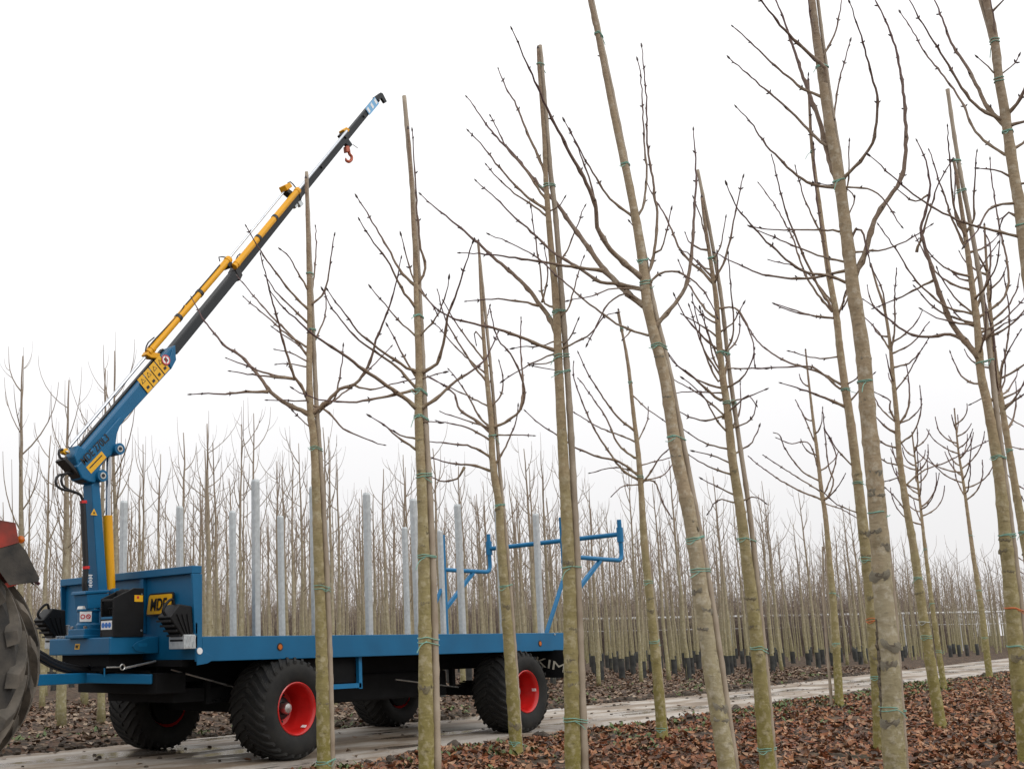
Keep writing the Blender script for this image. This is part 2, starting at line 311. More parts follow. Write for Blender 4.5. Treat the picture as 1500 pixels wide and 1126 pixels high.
def road_mat():
    m = bpy.data.materials.new('worn_concrete_track'); m.use_nodes = True; N = m.node_tree.nodes; L = m.node_tree.links; b = N['Principled BSDF']
    t = N.new('ShaderNodeTexCoord')
    mp = N.new('ShaderNodeMapping'); mp.inputs['Scale'].default_value = (.35, 1.3, 1); L.new(t.outputs['Object'], mp.inputs[0])
    n = N.new('ShaderNodeTexNoise'); n.inputs['Scale'].default_value = 1.1; n.inputs['Detail'].default_value = 9; n.inputs['Roughness'].default_value = .62; L.new(mp.outputs[0], n.inputs['Vector'])
    n2 = N.new('ShaderNodeTexNoise'); n2.inputs['Scale'].default_value = 26; n2.inputs['Detail'].default_value = 6; n2.inputs['Roughness'].default_value = .7; L.new(t.outputs['Object'], n2.inputs['Vector'])
    r = N.new('ShaderNodeValToRGB'); el = r.color_ramp.elements
    el[0].position = .34; el[0].color = (.15, .108, .072, 1); el[1].position = .72; el[1].color = (.50, .455, .405, 1)
    q = el.new(.47); q.color = (.26, .20, .145, 1); q = el.new(.56); q.color = (.42, .375, .325, 1)
    L.new(n.outputs[0], r.inputs[0])
    x = N.new('ShaderNodeMix'); x.data_type = 'RGBA'; x.blend_type = 'MULTIPLY'; x.inputs[0].default_value = .55; L.new(r.outputs[0], x.inputs[6])
    g = N.new('ShaderNodeMapRange'); g.inputs[1].default_value = .3; g.inputs[2].default_value = .7; g.inputs[3].default_value = .6; g.inputs[4].default_value = 1.25; L.new(n2.outputs[0], g.inputs[0]); L.new(g.outputs[0], x.inputs[7])
    # standing damp: a film of water in the wheel ruts (smooth, a little darker)
    n3 = N.new('ShaderNodeTexNoise'); n3.inputs['Scale'].default_value = .9; n3.inputs['Detail'].default_value = 5; n3.inputs['Roughness'].default_value = .55
    mp3 = N.new('ShaderNodeMapping'); mp3.inputs['Scale'].default_value = (.42, 1.5, 1); mp3.inputs['Location'].default_value = (3.4, 1.9, 0); L.new(t.outputs['Object'], mp3.inputs[0]); L.new(mp3.outputs[0], n3.inputs['Vector'])
    w = N.new('ShaderNodeMapRange'); w.inputs[1].default_value = .52; w.inputs[2].default_value = .60; L.new(n3.outputs[0], w.inputs[0])
    dk = N.new('ShaderNodeMix'); dk.data_type = 'RGBA'; dk.blend_type = 'MULTIPLY'; L.new(w.outputs[0], dk.inputs[0]); L.new(x.outputs[2], dk.inputs[6]); dk.inputs[7].default_value = (.55, .54, .54, 1)
    L.new(dk.outputs[2], b.inputs['Base Color'])
    ro = N.new('ShaderNodeMapRange'); ro.inputs[3].default_value = .72; ro.inputs[4].default_value = .12; L.new(w.outputs[0], ro.inputs[0]); L.new(ro.outputs[0], b.inputs['Roughness'])
    bs = N.new('ShaderNodeMapRange'); bs.inputs[3].default_value = .55; bs.inputs[4].default_value = .06; L.new(w.outputs[0], bs.inputs[0])
    ad = N.new('ShaderNodeMath'); L.new(n2.outputs[0], ad.inputs[0]); L.new(n.outputs[0], ad.inputs[1])
    bp = N.new('ShaderNodeBump'); bp.inputs['Distance'].default_value = .014; L.new(bs.outputs[0], bp.inputs['Strength']); L.new(ad.outputs[0], bp.inputs['Height']); L.new(bp.outputs[0], b.inputs['Normal'])
    return m
mb = MB(); rx = axis(-400, -4, 30, 400, .25); K = 14
for x in rx:
    a = e_near(x)+wob(x, 1)-.16; c = e_far(x)+wob(x, 4)+.16
    for j in range(K+1):
        u = j/K; y = a+(c-a)*u; crown = .006*math.sin(math.pi*u)
        mb.v.append((float(x), y, -.004+crown if 0 < j < K else -.02)); mb.t.append(0)
mb.f = [(i*(K+1)+j, (i+1)*(K+1)+j, (i+1)*(K+1)+j+1, i*(K+1)+j+1) for i in range(len(rx)-1) for j in range(K)]; mb.m = [0]*len(mb.f)
road = obj('road', mb, road_mat(), smooth='all'); road['kind'] = 'structure'

# ------------------------------------------------------------------ lettering helper
def text_part(name, body, P, xdir, ydir, h, m, parent, shear=0., bold=.0, width=None, lift=.004):
    """flat raised lettering: P lower left corner, xdir/ydir unit vectors, h = cap height"""
    cu = bpy.data.curves.new(name, 'FONT'); cu.body = body; cu.size = 1.; cu.shear = shear; cu.offset = bold; cu.extrude = .004
    to = bpy.data.objects.new('tmp', cu); col.objects.link(to); bpy.context.view_layer.update()
    me = bpy.data.meshes.new_from_object(to.evaluated_get(bpy.context.evaluated_depsgraph_get()))
    bpy.data.objects.remove(to)
    co = np.zeros(len(me.vertices)*3); me.vertices.foreach_get('co', co); co = co.reshape(-1, 3)
    co[:, 0] -= co[:, 0].min(); co[:, 1] -= co[:, 1].min(); s = h/co[:, 1].max()
    co[:, 1] *= s; co[:, 0] *= (width/co[:, 0].max() if width else s); co[:, 2] = (co[:, 2]-co[:, 2].min())*.25
    X = np.array(xdir, float); X /= np.linalg.norm(X); Y = np.array(ydir, float); Y /= np.linalg.norm(Y); Z = np.cross(X, Y)
    W = np.asarray(P, float)+co[:, :1]*X+co[:, 1:2]*Y+(co[:, 2:]+lift)*Z-np.array(root_loc(parent))
    me.vertices.foreach_set('co', W.ravel()); me.materials.clear(); me.materials.append(m); me.update()
    o = bpy.data.objects.new(name, me); col.objects.link(o); o.parent = parent; return o
def plate(name, c, xd, yd, w, h, m, parent, th=.004, slant=0., cut=.0, lift=.0):
    """thin sticker or plate centred at c, spanned by xd/yd, standing off along xd x yd"""
    X = np.array(xd, float); X /= np.linalg.norm(X); Y = np.array(yd, float); Y /= np.linalg.norm(Y); Z = np.cross(X, Y); c = np.asarray(c, float)+Z*lift
    r = cut; pts = []
    for sx, sy in ((-1,-1),(1,-1),(1,1),(-1,1)):
        bx, by = sx*w/2, sy*h/2
        if r:
            for k in range(4):
                a = {(-1,-1): math.pi, (1,-1): 1.5*math.pi, (1,1): 0, (-1,1): .5*math.pi}[(sx, sy)]+k*math.pi/6
                qx, qy = bx-sx*r+r*math.cos(a), by-sy*r+r*math.sin(a); pts.append((qx+slant*qy, qy))
        else: pts.append((bx+slant*by, by))
    mb = MB(); mb.prism([tuple(c+X*a+Y*b_) for a, b_ in pts], tuple(Z*th)); return obj(name, mb, m, parent)
def disc(name, c, xd, yd, r, m, parent, th=.004, n=20, lift=0., r_in=None):
    X = np.array(xd, float); X /= np.linalg.norm(X); Y = np.array(yd, float); Y /= np.linalg.norm(Y); Z = np.cross(X, Y); c = np.asarray(c, float)+Z*lift
    mb = MB()
    if r_in is None: mb.prism([tuple(c+X*r*math.cos(2*math.pi*i/n)+Y*r*math.sin(2*math.pi*i/n)) for i in range(n)], tuple(Z*th))
    else:
        ring = []
        for rr, zz in ((r, 0), (r, th), (r_in, th), (r_in, 0)):
            ring += [tuple(c+X*rr*math.cos(2*math.pi*i/n)+Y*rr*math.sin(2*math.pi*i/n)+Z*zz) for i in range(n)]
        mb.add(ring, [(k*n+i, k*n+(i+1) % n, ((k+1) % 4)*n+(i+1) % n, ((k+1) % 4)*n+i) for k in range(4) for i in range(n)])
    return obj(name, mb, m, parent)
XP, YP, ZP = (1,0,0), (0,1,0), (0,0,1)
YN = (0,-1,0)

# ------------------------------------------------------------------ flatbed trailer
LT, WD, ZB, ZT, HZ = 6.67, 2.40, 1.008, 1.245, 1.925
XF, XR, RW = 1.18, 5.20, .51
tr = thing('flatbed_trailer', 'blue flatbed trailer with red wheels and a crane on its front platform', 'trailer', (3.3, 1.2, 0))
mb = MB(); mb.box((0.061, 0, ZB), (LT, .05, ZT)); mb.box((0.061, .052, ZB+.002), (LT, .12, ZB+.014))
side = obj('side_rail', mb, M['blue'], tr, bevel=.006)
for pxy in ((410, 947), (791, 942)):
    P = aty(*pxy, 0)
    disc('marker_hole', (P[0], 0, P[2]), XP, ZP, .042, M['black'], side, th=.003)
    l = disc('marker_lamp', (P[0], 0, P[2]), XP, ZP, .027, M['amber'], side, th=.004, lift=.004)
P = aty(812, 929, 0); disc('bolt', (P[0], 0, ZT-.02), XP, ZP, .012, M['zinc'], side, th=.012, n=8)
mb = MB(); mb.box((0.061, WD-.05, ZB), (LT, WD, ZT)); obj('side_rail', mb, M['blue'], tr, bevel=.006)
mb = MB(); mb.box((LT-.05, .055, ZB), (LT, WD-.055, ZT)); obj('rear_rail', mb, M['blue'], tr, bevel=.006)
for i in range(15):                                                   # deck boards across the bed
    mb = MB(); x0 = .08+i*.4355; mb.box((x0, .055, ZT-.05), (x0+.428, WD-.055, ZT-.012)); obj('deck_board', mb, M['under'], tr)
for y in (.78, 1.62):
    mb = MB(); mb.box((.05, y-.05, .80), (LT-.06, y+.05, ZT-.055)); obj('chassis_beam', mb, M['under'], tr)
for i in range(9):
    mb = MB(); x = .35+i*.72; mb.box((x-.03, .06, ZB+.03), (x+.03, .725, ZT-.055)); mb.box((x-.03, 1.675, ZB+.03), (x+.03, WD-.06, ZT-.055)); obj('cross_member', mb, M['under'], tr)
for x in (XF, XR):
    mb = MB(); mb.box((x-.06, .25, RW-.06), (x+.06, WD-.25, RW+.06)); obj('axle', mb, M['under'], tr, bevel=.01)
    for y in (.62, 1.78):
        mb = MB()
        for k in range(4): mb.box((x-.55+.08*k, y-.035, RW+.065+.02*k), (x+.55-.08*k, y+.035, RW+.082+.02*k))
        mb.box((x-.60, y-.03, RW+.06), (x-.54, y+.03, .82)); mb.box((x+.54, y-.03, RW+.06), (x+.60, y+.03, .82)); mb.box((x-.06, y-.04, RW+.145), (x+.06, y+.04, .80)); obj('leaf_spring', mb, M['under'], tr)
mb = MB(); mb.box((2.2, .68, .48), (4.6, 1.72, .80)); obj('under_tank', mb, M['under'], tr, bevel=.03)
mb = MB(); mb.lathe([(0, .72), (.5, .72), (.5, .80), (0, .80)], (XF-.1, 1.2, 0), 'z', 28); obj('turntable', mb, M['under'], tr)
mb = MB(); mb.box((.18, .62, .60), (1.9, 1.78, .735)); obj('turntable_frame', mb, M['under'], tr)
for pts, r in (([(.1, .55, .93), (.6, .5, .80), (1.3, .48, .62)], .009), ([(3.4, .5, .72), (4.6, .5, .58)], .009)):
    mb = MB(); mb.tube(pts, r, 8); obj('brake_rod', mb, M['zinc'], tr)

# wheels: wide flotation tyres with swept lugs
def tyre_mesh():
    a = MB(); w = .25
    prof = [(.255, -w+.015), (.285, -w-.012), (.33, -w-.030), (.39, -w-.032), (.435, -w-.018), (.472, -w+.012), (.492, -w+.05), (.497, -.1), (.499, 0), (.497, .1), (.492, w-.05), (.472, w-.012), (.435, w+.018), (.39, w+.032), (.33, w+.03), (.285, w+.012), (.255, w-.015)]
    a.lathe(prof, (0,0,0), 'y', 56)
    t = MB(); n = 30
    for i in range(n):
        for sgn in (-1, 1):
            a0 = 2*math.pi*(i+(0 if sgn < 0 else .5))/n; seq = []
            for k in range(8):
                u = k/7; y = sgn*(.008+u*(w+.004)); ang = a0+.36*u**1.35                 # curved, swept back
                rr = .497-.0*u if abs(y) < w-.05 else .497-(abs(y)-(w-.05))*.55
                seq.append((y, ang, rr, .052-.012*u))
            V = []
            for y, ang, rr, hw in seq:
                for da, dr in ((-hw, -.012), (-hw*.72, .020), (hw*.72, .020), (hw, -.012)):
                    q = rr+dr-.002; V.append((q*math.cos(ang+da), y, q*math.sin(ang+da)))
            fs = [(4*k+j, 4*k+j+1, 4*k+j+5, 4*k+j+4) for k in range(7) for j in range(3)]+[(0,1,2,3), (28,31,30,29)]
            t.add(V, fs)
    return a.mesh('tyre', M['tyre'], 45), t.mesh('tread', M['tyre'])
ME_TYRE, ME_TREAD = tyre_mesh()
a = MB(); a.lathe([(.257, -.238), (.268, -.252), (.258, -.258), (.240, -.242), (.232, -.19), (.222, -.12), (.205, -.08), (.198, -.03), (.185, .03), (.12, .05), (.075, .045), (.075, .07), (.2, .08), (.235, .2), (.257, .24)], (0,0,0), 'y', 48)
ME_RIM = a.mesh('rim', M['red'], 50)
a = MB(); a.lathe([(.125, .05), (.118, -.01), (.09, -.035), (.066, -.04), (.066, .045)], (0,0,0), 'y', 28); ME_HUB = a.mesh('hub', M['black'], 40)
a = MB(); a.lathe([(.058, .0), (.058, -.105), (.050, -.122), (.034, -.126), (0.001, -.128)], (0,0,0), 'y', 8); ME_CAP = a.mesh('hub_cap', M['zinc'], 20)
a = MB()
a.lathe([(.014, .06), (.014, .02), (.002, .015)], (0,0,0), 'y', 6); ME_NUT = a.mesh('wheel_nut', M['black'])
a = MB(); a.lathe([(.05, .10), (.215, .10), (.222, .15), (.222, .25), (.06, .26), (.05, .30)], (0,0,0), 'y', 28); ME_RIM_SHADE = a.mesh('rim_shade_disc', M['under'], 40)  # dark disc added to make the inner side of the rims read as shaded
a = MB(); a.box((.224, -.222, -.03), (.2275, -.20, .03)); 
for x in (XF, XR):
    for y, flip in ((.12, 0), (WD-.12, math.pi)):
        w = put('wheel', ME_RIM, tr, (x-3.3, y-1.2, RW), (0, 0, flip)); w['label'] = 'red steel wheel with a wide black flotation tyre'
        ang = rng.uniform(0, 6)
        ty = put('tyre', ME_TYRE, w); put('tread', ME_TREAD, w, rot=(0, ang, 0))
        put('hub', ME_HUB, w); put('hub_cap', ME_CAP, w)
        put('rim_shade_disc', ME_RIM_SHADE, w)
        for k in range(8): put('wheel_nut', ME_NUT, w, (.145*math.cos(k*math.pi/4+.3), 0, .145*math.sin(k*math.pi/4+.3)))
        q = MB(); aa = -.95 if x == XF else .05
        q.bar((.226*math.cos(aa), -.235, .226*math.sin(aa)), (.226*math.cos(aa), -.175, .226*math.sin(aa)), .035, .006, up=(math.cos(aa), 0, math.sin(aa)))
        o = obj('sticker', q, M['decal_w'], w, local=True)

# headboard (front wall) with folded rims and gussets
mb = MB(); mb.box((-.004, .03, ZB+.02), (.03, WD-.03, HZ-.02)); hb = obj('headboard', mb, M['blue'], tr)
mb = MB(); mb.box((-.065, .0, HZ-.075), (.055, WD, HZ)); obj('top_rim', mb, M['blue'], hb, bevel=.006)
mb = MB()
mb.prism([(-.012, .0, ZB), (.06, .0, ZB), (.06, .0, HZ-.077), (-.064, .0, HZ-.077)], (0, .028, 0)); obj('side_rim', mb, M['blue'], hb, bevel=.004)
mb = MB(); mb.prism([(-.012, WD-.028, ZB), (.06, WD-.028, ZB), (.06, WD-.028, HZ-.077), (-.064, WD-.028, HZ-.077)], (0, .028, 0)); obj('side_rim', mb, M['blue'], hb, bevel=.004)
mb = MB(); mb.prism([(-.006, .005, ZB), (-.006, .005, ZB-.035), (.12, .005, ZB-.02), (.19, .005, ZB+.01), (.19, .005, ZB+.04), (-.006, .005, ZB+.14)], (0, -.012, 0)); obj('corner_gusset', mb, M['blue'], hb, bevel=.003)
P = aty(287, 953, -.01); disc('reflector', (max(P[0], .02), -.008, P[2]), XP, ZP, .032, M['decal_w'], hb, th=.008)
for y in (.86, 1.55):
    mb = MB(); mb.box((-.05, y-.03, ZT+.05), (-.005, y+.03, HZ-.08)); obj('stiffener', mb, M['blue'], hb, bevel=.004)
mb = MB(); mb.prism([(-.006, WD-.03, ZB), (-.006, WD-.03, ZB-.03), (-.006, WD-.3, ZB-.03), (-.006, WD-.45, ZB+.03), (-.006, WD-.45, ZB+.06), (-.006, WD-.03, ZB+.06)], (.03, 0, 0)); obj('corner_gusset', mb, M['blue'], hb)
mb = MB(); mb.box((-.035, .2, ZB-.045), (.05, 2.2, ZB+.018)); obj('lower_edge', mb, M['under'], hb)
# maker's plate
c0 = atx(235.5, 884.5, -.03)
plate('maker_plate_border', c0, YN, ZP, .42, .225, M['decal_k'], hb, th=.012, slant=.22, cut=.03)
p1 = plate('maker_plate', c0, YN, ZP, .385, .19, M['decal_y'], hb, th=.006, slant=.22, cut=.024, lift=.013)
text_part('lettering', 'MDE', (c0[0]-.02, c0[1]+.15, c0[2]-.062), YN, ZP, .122, M['decal_k'], hb, shear=.22, bold=.03, width=.285, lift=.002)

# crane platform
PX0, PX1, PY0, PY1, PZ0, PZ1 = -.585, -.006, .615, 1.72, 1.092, 1.258
mb = MB(); mb.box((PX0, PY0, PZ0), (PX1, PY1, PZ1)); pf = obj('crane_platform', mb, M['blue'], tr, bevel=.012)
mb = MB()
em = [aty(193, 946, PY0), aty(199, 940, PY0), aty(215, 934, PY0), aty(231, 931.5, PY0), aty(231, 956, PY0), aty(215, 956.5, PY0), aty(198, 953, PY0)]
mb.prism([tuple(p) for p in em], (0, -.012, 0)); obj('reinforcing_cheek', mb, M['blue'], pf, bevel=.005)
c0 = aty(209, 944, PY0-.012); plate('slot', (c0[0], PY0-.012, c0[2]), XP, ZP, .11, .035, M['blue2'], pf, th=.003, cut=.016)
c0 = atx(113.5, 946.5, PX0); plate('small_sticker', c0, YN, ZP, .085, .055, M['decal_y'], pf, th=.003, slant=.2)
text_part('sticker_lettering', 'MDE', (c0[0], c0[1]+.03, c0[2]-.016), YN, ZP, .03, M['decal_k'], pf, shear=.2, bold=.02, width=.055, lift=.004)
mb = MB(); mb.box((-.5, .75, .98), (-.1, 1.6, PZ0-.002)); obj('platform_bracket', mb, M['under'], tr)
for pts, r in (([(-.3,.9,1.0), (-.45,.95,.94), (-.25,1.1,.92), (-.1,1.3,.95)], .028), ([(-.5,1.1,1.0), (-.35,1.0,.93), (-.1,.95,.9), (.2,.9,.88)], .022), ([(-.2,1.2,1.0), (-.05,1.0,.93), (.1,.8,.9), (.3,.7,.86)], .02)):
    mb = MB(); c, _ = crom(pts, .05); mb.tube(c, r, 8); obj('hydraulic_hose', mb, M['hose'], tr, smooth=True)
mb = MB(); mb.box((-.48, .85, .925), (-.22, 1.1, .995)); mb.box((-.45, .9, .90), (-.32, 1.05, .93)); obj('valve_block', mb, M['under'], tr, bevel=.008)
# turnbuckle under the platform
A_ = aty(183, 978, .62); B_ = aty(228, 968, .62)
mb = MB(); mb.tube([aty(156, 977, .62), aty(176, 976.5, .62)], .007, 6); mb.tube([A_, B_], .012, 8); tb = obj('turnbuckle', mb, M['zinc'], tr)
mb = MB(); q = aty(179.5, 976.5, .62); mb.tube([(q[0]+.026*math.cos(i*.45), .62, q[2]+.026*math.sin(i*.45)) for i in range(15)], .007, 6); obj('eye', mb, M['zinc'], tb)
# drawbar: tongue and A-frame arms
dz = .875
mb = MB(); mb.bar((-.50, 1.17, dz-.01), (-2.15, -.02, dz+.02), .11, .10); obj('drawbar_tongue', mb, M['blue'], tr, bevel=.01)
p_end = aty(224, 995, .56)
mb = MB(); mb.bar((-.535, 1.125, dz-.008), (p_end[0], .56, .845), .08, .095); obj('drawbar_arm', mb, M['blue2'], tr, bevel=.01)  # both arms in lighter blue: the light on their faces is put into the colour
mb = MB(); mb.bar((-.535, 1.215, dz-.008), (.1, 1.84, .845), .08, .095); obj('drawbar_arm', mb, M['blue2'], tr, bevel=.01)
mb = MB(); mb.box((-.12, .5, .70), (.25, 1.9, .90)); obj('drawbar_hinge', mb, M['under'], tr, bevel=.01)
mb = MB(); q = aty(153, 978, .8); mb.tube([(q[0], .8, q[2]), (q[0], .8, .88)], .008, 6); obj('safety_pin', mb, M['blue2'], tr)
hose = [aty(45, 953, .85), aty(62, 962, .9), aty(82, 973, 1.0), aty(110, 981, 1.1), aty(140, 983, 1.15), (.1, 1.15, .93)]
for k, dzz in enumerate((0, .035, -.03)):
    mb = MB(); c, _ = crom([(p[0]+.01*k, p[1]+.03*k, p[2]+dzz*(1-.1*i)) for i, p in enumerate(hose)], .05); mb.tube(c, .026, 8); obj('supply_hose', mb, M['hose'], tr, smooth=True)
# under-run rack between the axles
for nm, a_, b_ in (('rack_bar', (1.35, .1, .695), (2.36, .1, .695)), ('rack_bar', (1.35, .1, ZB), (1.35, .1, .66)), ('rack_bar', (2.35, .1, ZB), (2.35, .1, .66)), ('rack_bar', (1.35, .6, .695), (2.36, .6, .695))):
    mb = MB(); mb.bar(a_, b_, .045, .05); obj(nm, mb, M['blue2'], tr)
mb = MB(); mb.box((1.38, .13, .725), (2.32, .62, ZB-.005)); obj('tool_box', mb, M['under'], tr, bevel=.01)
# rear mudflap with lettering
fx = 6.05
fl = [atx(768, 952, fx), atx(850, 951, fx), atx(850, 984, fx), atx(838, 990, fx), atx(822, 992, fx), atx(800, 992, fx), atx(768, 990, fx)]
mb = MB(); mb.prism([tuple(p) for p in fl], (.02, 0, 0)); mf = obj('mudflap', mb, M['plastic'], tr)
tp = atx(785, 973, fx); te = atx(827, 984.5, fx); xd = te-tp; yd = np.cross(np.array((-1., 0, 0)), xd/np.linalg.norm(xd))
text_part('lettering', 'KIM', tp+np.array((-.004, 0, 0)), xd, yd, .115, M['cream'], mf, bold=.0, width=float(np.linalg.norm(xd)), lift=.002)

# rear frame: two posts, arms with upturned ends and a cross tube
for y, s in ((.1, 1), (2.3, -1)):
    xp = 6.60
    mb = MB(); mb.box((xp-.04, y-.03, ZT-.01), (xp+.04, y+.03, 2.86 if s > 0 else 2.80)); obj('rear_post', mb, M['blue2'], tr, bevel=.004)
    za = 2.31 if s > 0 else 2.26; xe = 8.16 if s > 0 else 7.80
    c, _ = crom([(xp, y, za), (xe-.25, y, za), (xe-.06, y, za+.012), (xe, y, za+.08), (xe, y, za+.3), (xe, y, za+.62)], .04)
    mb = MB(); mb.tube(c, .033, 10); arm = obj('rear_arm', mb, M['blue2'], tr, smooth=True)
    mb = MB(); mb.tube([(xe, y, za+.28), (xe, y, za+.5)], .05, 12); obj('sleeve_collar', mb, M['blue2'], arm, smooth=True)
    mb = MB(); mb.bar((xp+.02, y, 1.66), (xp+.95 if s > 0 else xp+.75, y, za-.02), .05, .05); obj('diagonal_brace', mb, M['blue2'], tr)
    mb = MB(); mb.bar((xp-.55, y, ZT-.005), (xp-.01, y, 2.05), .05, .03); obj('front_brace', mb, M['blue2'], tr)
mb = MB(); mb.tube([(8.16, .13, 2.31+.40), (7.80, 2.27, 2.26+.38)], .036, 10); obj('cross_tube', mb, M['blue2'], tr, smooth=True)

# ------------------------------------------------------------------ galvanised stakes standing in the deck
def stake_mesh():
    a = MB(); w = .036; c = .010
    ring = [(-w+c, -w), (w-c, -w), (w, -w+c), (w, w-c), (w-c, w), (-w+c, w), (-w, w-c), (-w, -w+c)]
    V = [(x, y, 0) for x, y in ring]+[(x, y, 1.61) for x, y in ring]+[(x*.8, y*.8, 1.635) for x, y in ring]
    a.add(V, [(k*8+i, k*8+(i+1) % 8, (k+1)*8+(i+1) % 8, (k+1)*8+i) for k in range(2) for i in range(8)]+[tuple(range(16, 24)), tuple(range(8))[::-1]])
    return a.mesh('steel_stake', M['galv'])
ME_STAKE = stake_mesh()
for i in range(7):
    o = put('steel_stake', ME_STAKE, None, (.84+.848*i, .10, ZT-.015), (rng.uniform(-.006, .006), rng.uniform(-.006, .006), 0))
    tag(o, 'grey galvanised stake on the trailer side rail with amber marker lamps', 'stake', 'stakes along the lamp side of the trailer')
for i in range(8):
    o = put('steel_stake', ME_STAKE, None, (.70+.836*i, 2.3, ZT-.015), (rng.uniform(-.006, .006), rng.uniform(-.006, .006), 0))
    tag(o, 'grey galvanised stake on the trailer side facing the dense nursery rows', 'stake', 'stakes along the nursery side of the trailer')

# ------------------------------------------------------------------ wheel chocks in their brackets
def chock(y0, label, dx=0., dz_=0.):
    t = thing('wheel_chock', label, 'wheel chock', (-.2+dx, y0+.1, 1.30+dz_))
    x, z = -.2+dx, 1.30+dz_
    prof = [(x-.14, z+.13), (x-.02, z+.255), (x+.135, z+.235), (x+.15, z-.02), (x+.06, z-.10)]
    mb = MB(); mb.prism([(a, y0, b) for a, b in prof], (0, .2, 0)); body = obj('body', mb, M['plastic'], t, bevel=.012)
    for k in range(5):
        u = (k+.5)/5; ax, az = prof[0][0]+(prof[4][0]-prof[0][0])*u, prof[0][1]+(prof[4][1]-prof[0][1])*u
        mb = MB(); mb.bar((ax-.012, y0-.002, az-.012), (ax-.012, y0+.202, az-.012), .02, .02); obj('grip_rib', mb, M['plastic'], body)
    for k in range(3):
        mb = MB(); mb.bar((x-.05+.06*k, y0-.006, z+.16), (x+.05+.03*k, y0-.006, z-.03), .012, .012, up=(0,1,0)); obj('side_rib', mb, M['plastic'], body)
    c, _ = crom([(x-.115, y0+.1, z+.15), (x-.14, y0+.1, z+.20), (x-.085, y0+.1, z+.275), (x-.03, y0+.1, z+.30), (x-.01, y0+.1, z+.25)], .012)
    mb = MB(); mb.tube(c, .014, 8); obj('handle', mb, M['plastic'], t, smooth=True)
    mb = MB(); mb.box((x+.02, y0-.02, z-.17), (x+.185, y0+.22, z-.035)); mb.box((x+.152, y0-.02, z-.035), (x+.185, y0+.22, z+.08))
    br = obj('bracket', mb, M['galv'], tr, bevel=.006); 
    for k in range(3):
        mb = MB(); mb.bar((x+.035+.045*k, y0-.022, z-.15), (x+.075+.04*k, y0-.022, z-.045), .012, .01, up=(0,1,0)); obj('bracket_rib', mb, M['galv'], br)
    return t
chock(.02, 'black plastic wheel chock with carry handle below the yellow maker plate', .02, .0)
chock(1.94, 'black plastic wheel chock with carry handle beyond the crane base', -.2, .03)

# ------------------------------------------------------------------ loader crane on the platform
YC = 1.17
BX = float(aty(129, 925, YC)[0])
cr = thing('loader_crane', 'blue loader crane with yellow cylinders and long dark telescopic boom raised', 'crane', (BX, YC, PZ1))
def pz(x, y, Y=YC): return aty(x, y, Y)
def slab(name, pts, w, m, parent=cr, yc=YC, bevel=.008, far=()):
    """side plate outline; corners listed in 'far' were sighted on the far edge"""
    P = [aty(x, y, yc+(w/2 if i in far else -w/2)) for i, (x, y) in enumerate(pts)]
    mb = MB(); mb.prism([(p[0], yc-w/2, p[2]) for p in P], (0, w, 0)); return obj(name, mb, m, parent, bevel=bevel)
def rod(name, a, b, r, m, parent=cr, yc=YC, n=14):
    mb = MB(); mb.tube([aty(*a, yc), aty(*b, yc)], r, n); return obj(name, mb, m, parent, smooth=True)
mb = MB(); mb.box((BX-.16, YC-.17, PZ1-.003), (BX+.16, YC+.17, PZ1+.03)); mb.box((BX-.14, YC-.15, PZ1+.025), (BX+.14, YC+.15, PZ1+.09)); bf = obj('base_flange', mb, M['blue'], cr, bevel=.008)
for sx, sy in ((-1,-1),(1,-1),(1,1),(-1,1)):
    mb = MB(); mb.lathe([(.022, PZ1+.09), (.022, PZ1+.115), (.001, PZ1+.12)], (BX+sx*.11, YC+sy*.12, 0), 'z', 6); obj('bolt', mb, M['zinc'], bf)
z1 = float(aty(130, 892, YC)[2])
mb = MB(); mb.lathe([(.001, PZ1+.085), (.125, PZ1+.085), (.125, PZ1+.13), (.108, PZ1+.15), (.108, z1-.03), (.122, z1-.02), (.122, z1), (.001, z1+.002)], (BX, YC, 0), 'z', 28); bc = obj('base_cylinder', mb, M['blue'], cr, smooth=40)
mb = MB(); mb.lathe([(.001, z1), (.115, z1), (.108, z1+.03), (.001, z1+.03)], (BX, YC, 0), 'z', 24); obj('bearing_ring', mb, M['zinc'], cr, smooth=40)
slab('slew_housing', [(129, 892), (159, 889), (160, 868), (127, 870)], .24, M['blue'])
slab('column_collar', [(125, 870), (160, 867.5), (161, 863), (126, 865)], .27, M['blue'])
cl = slab('column', [(131, 869), (121, 713), (127, 699), (143, 695), (146, 706), (158, 868)], .17, M['blue'], far=(0, 1, 2))
# warning triangle and ladder mark on the column
def on(x, y, w): return aty(x, y, YC-w/2-.0005)
c0 = on(137.5, 751, .19); mb = MB(); mb.prism([tuple(c0+np.array((.045*math.cos(a), 0, .045*math.sin(a)))) for a in (math.pi/2, math.pi*7/6, math.pi*11/6)], (0, -.003, 0)); o = obj('warning_triangle', mb, M['decal_y'], cl)
mb = MB(); mb.prism([tuple(c0+np.array((.016*math.cos(a), -.003, .016*math.sin(a)))) for a in (math.pi/2, math.pi*7/6, math.pi*11/6)], (0, -.002, 0)); obj('warning_symbol', mb, M['decal_k'], cl)
for k in range(8):
    c0 = on(132.5, 842+k*2.4, .19); plate('scale_mark', c0, XP, ZP, .03 if k % 2 else .045, .008, M['decal_w'], cl, th=.002)
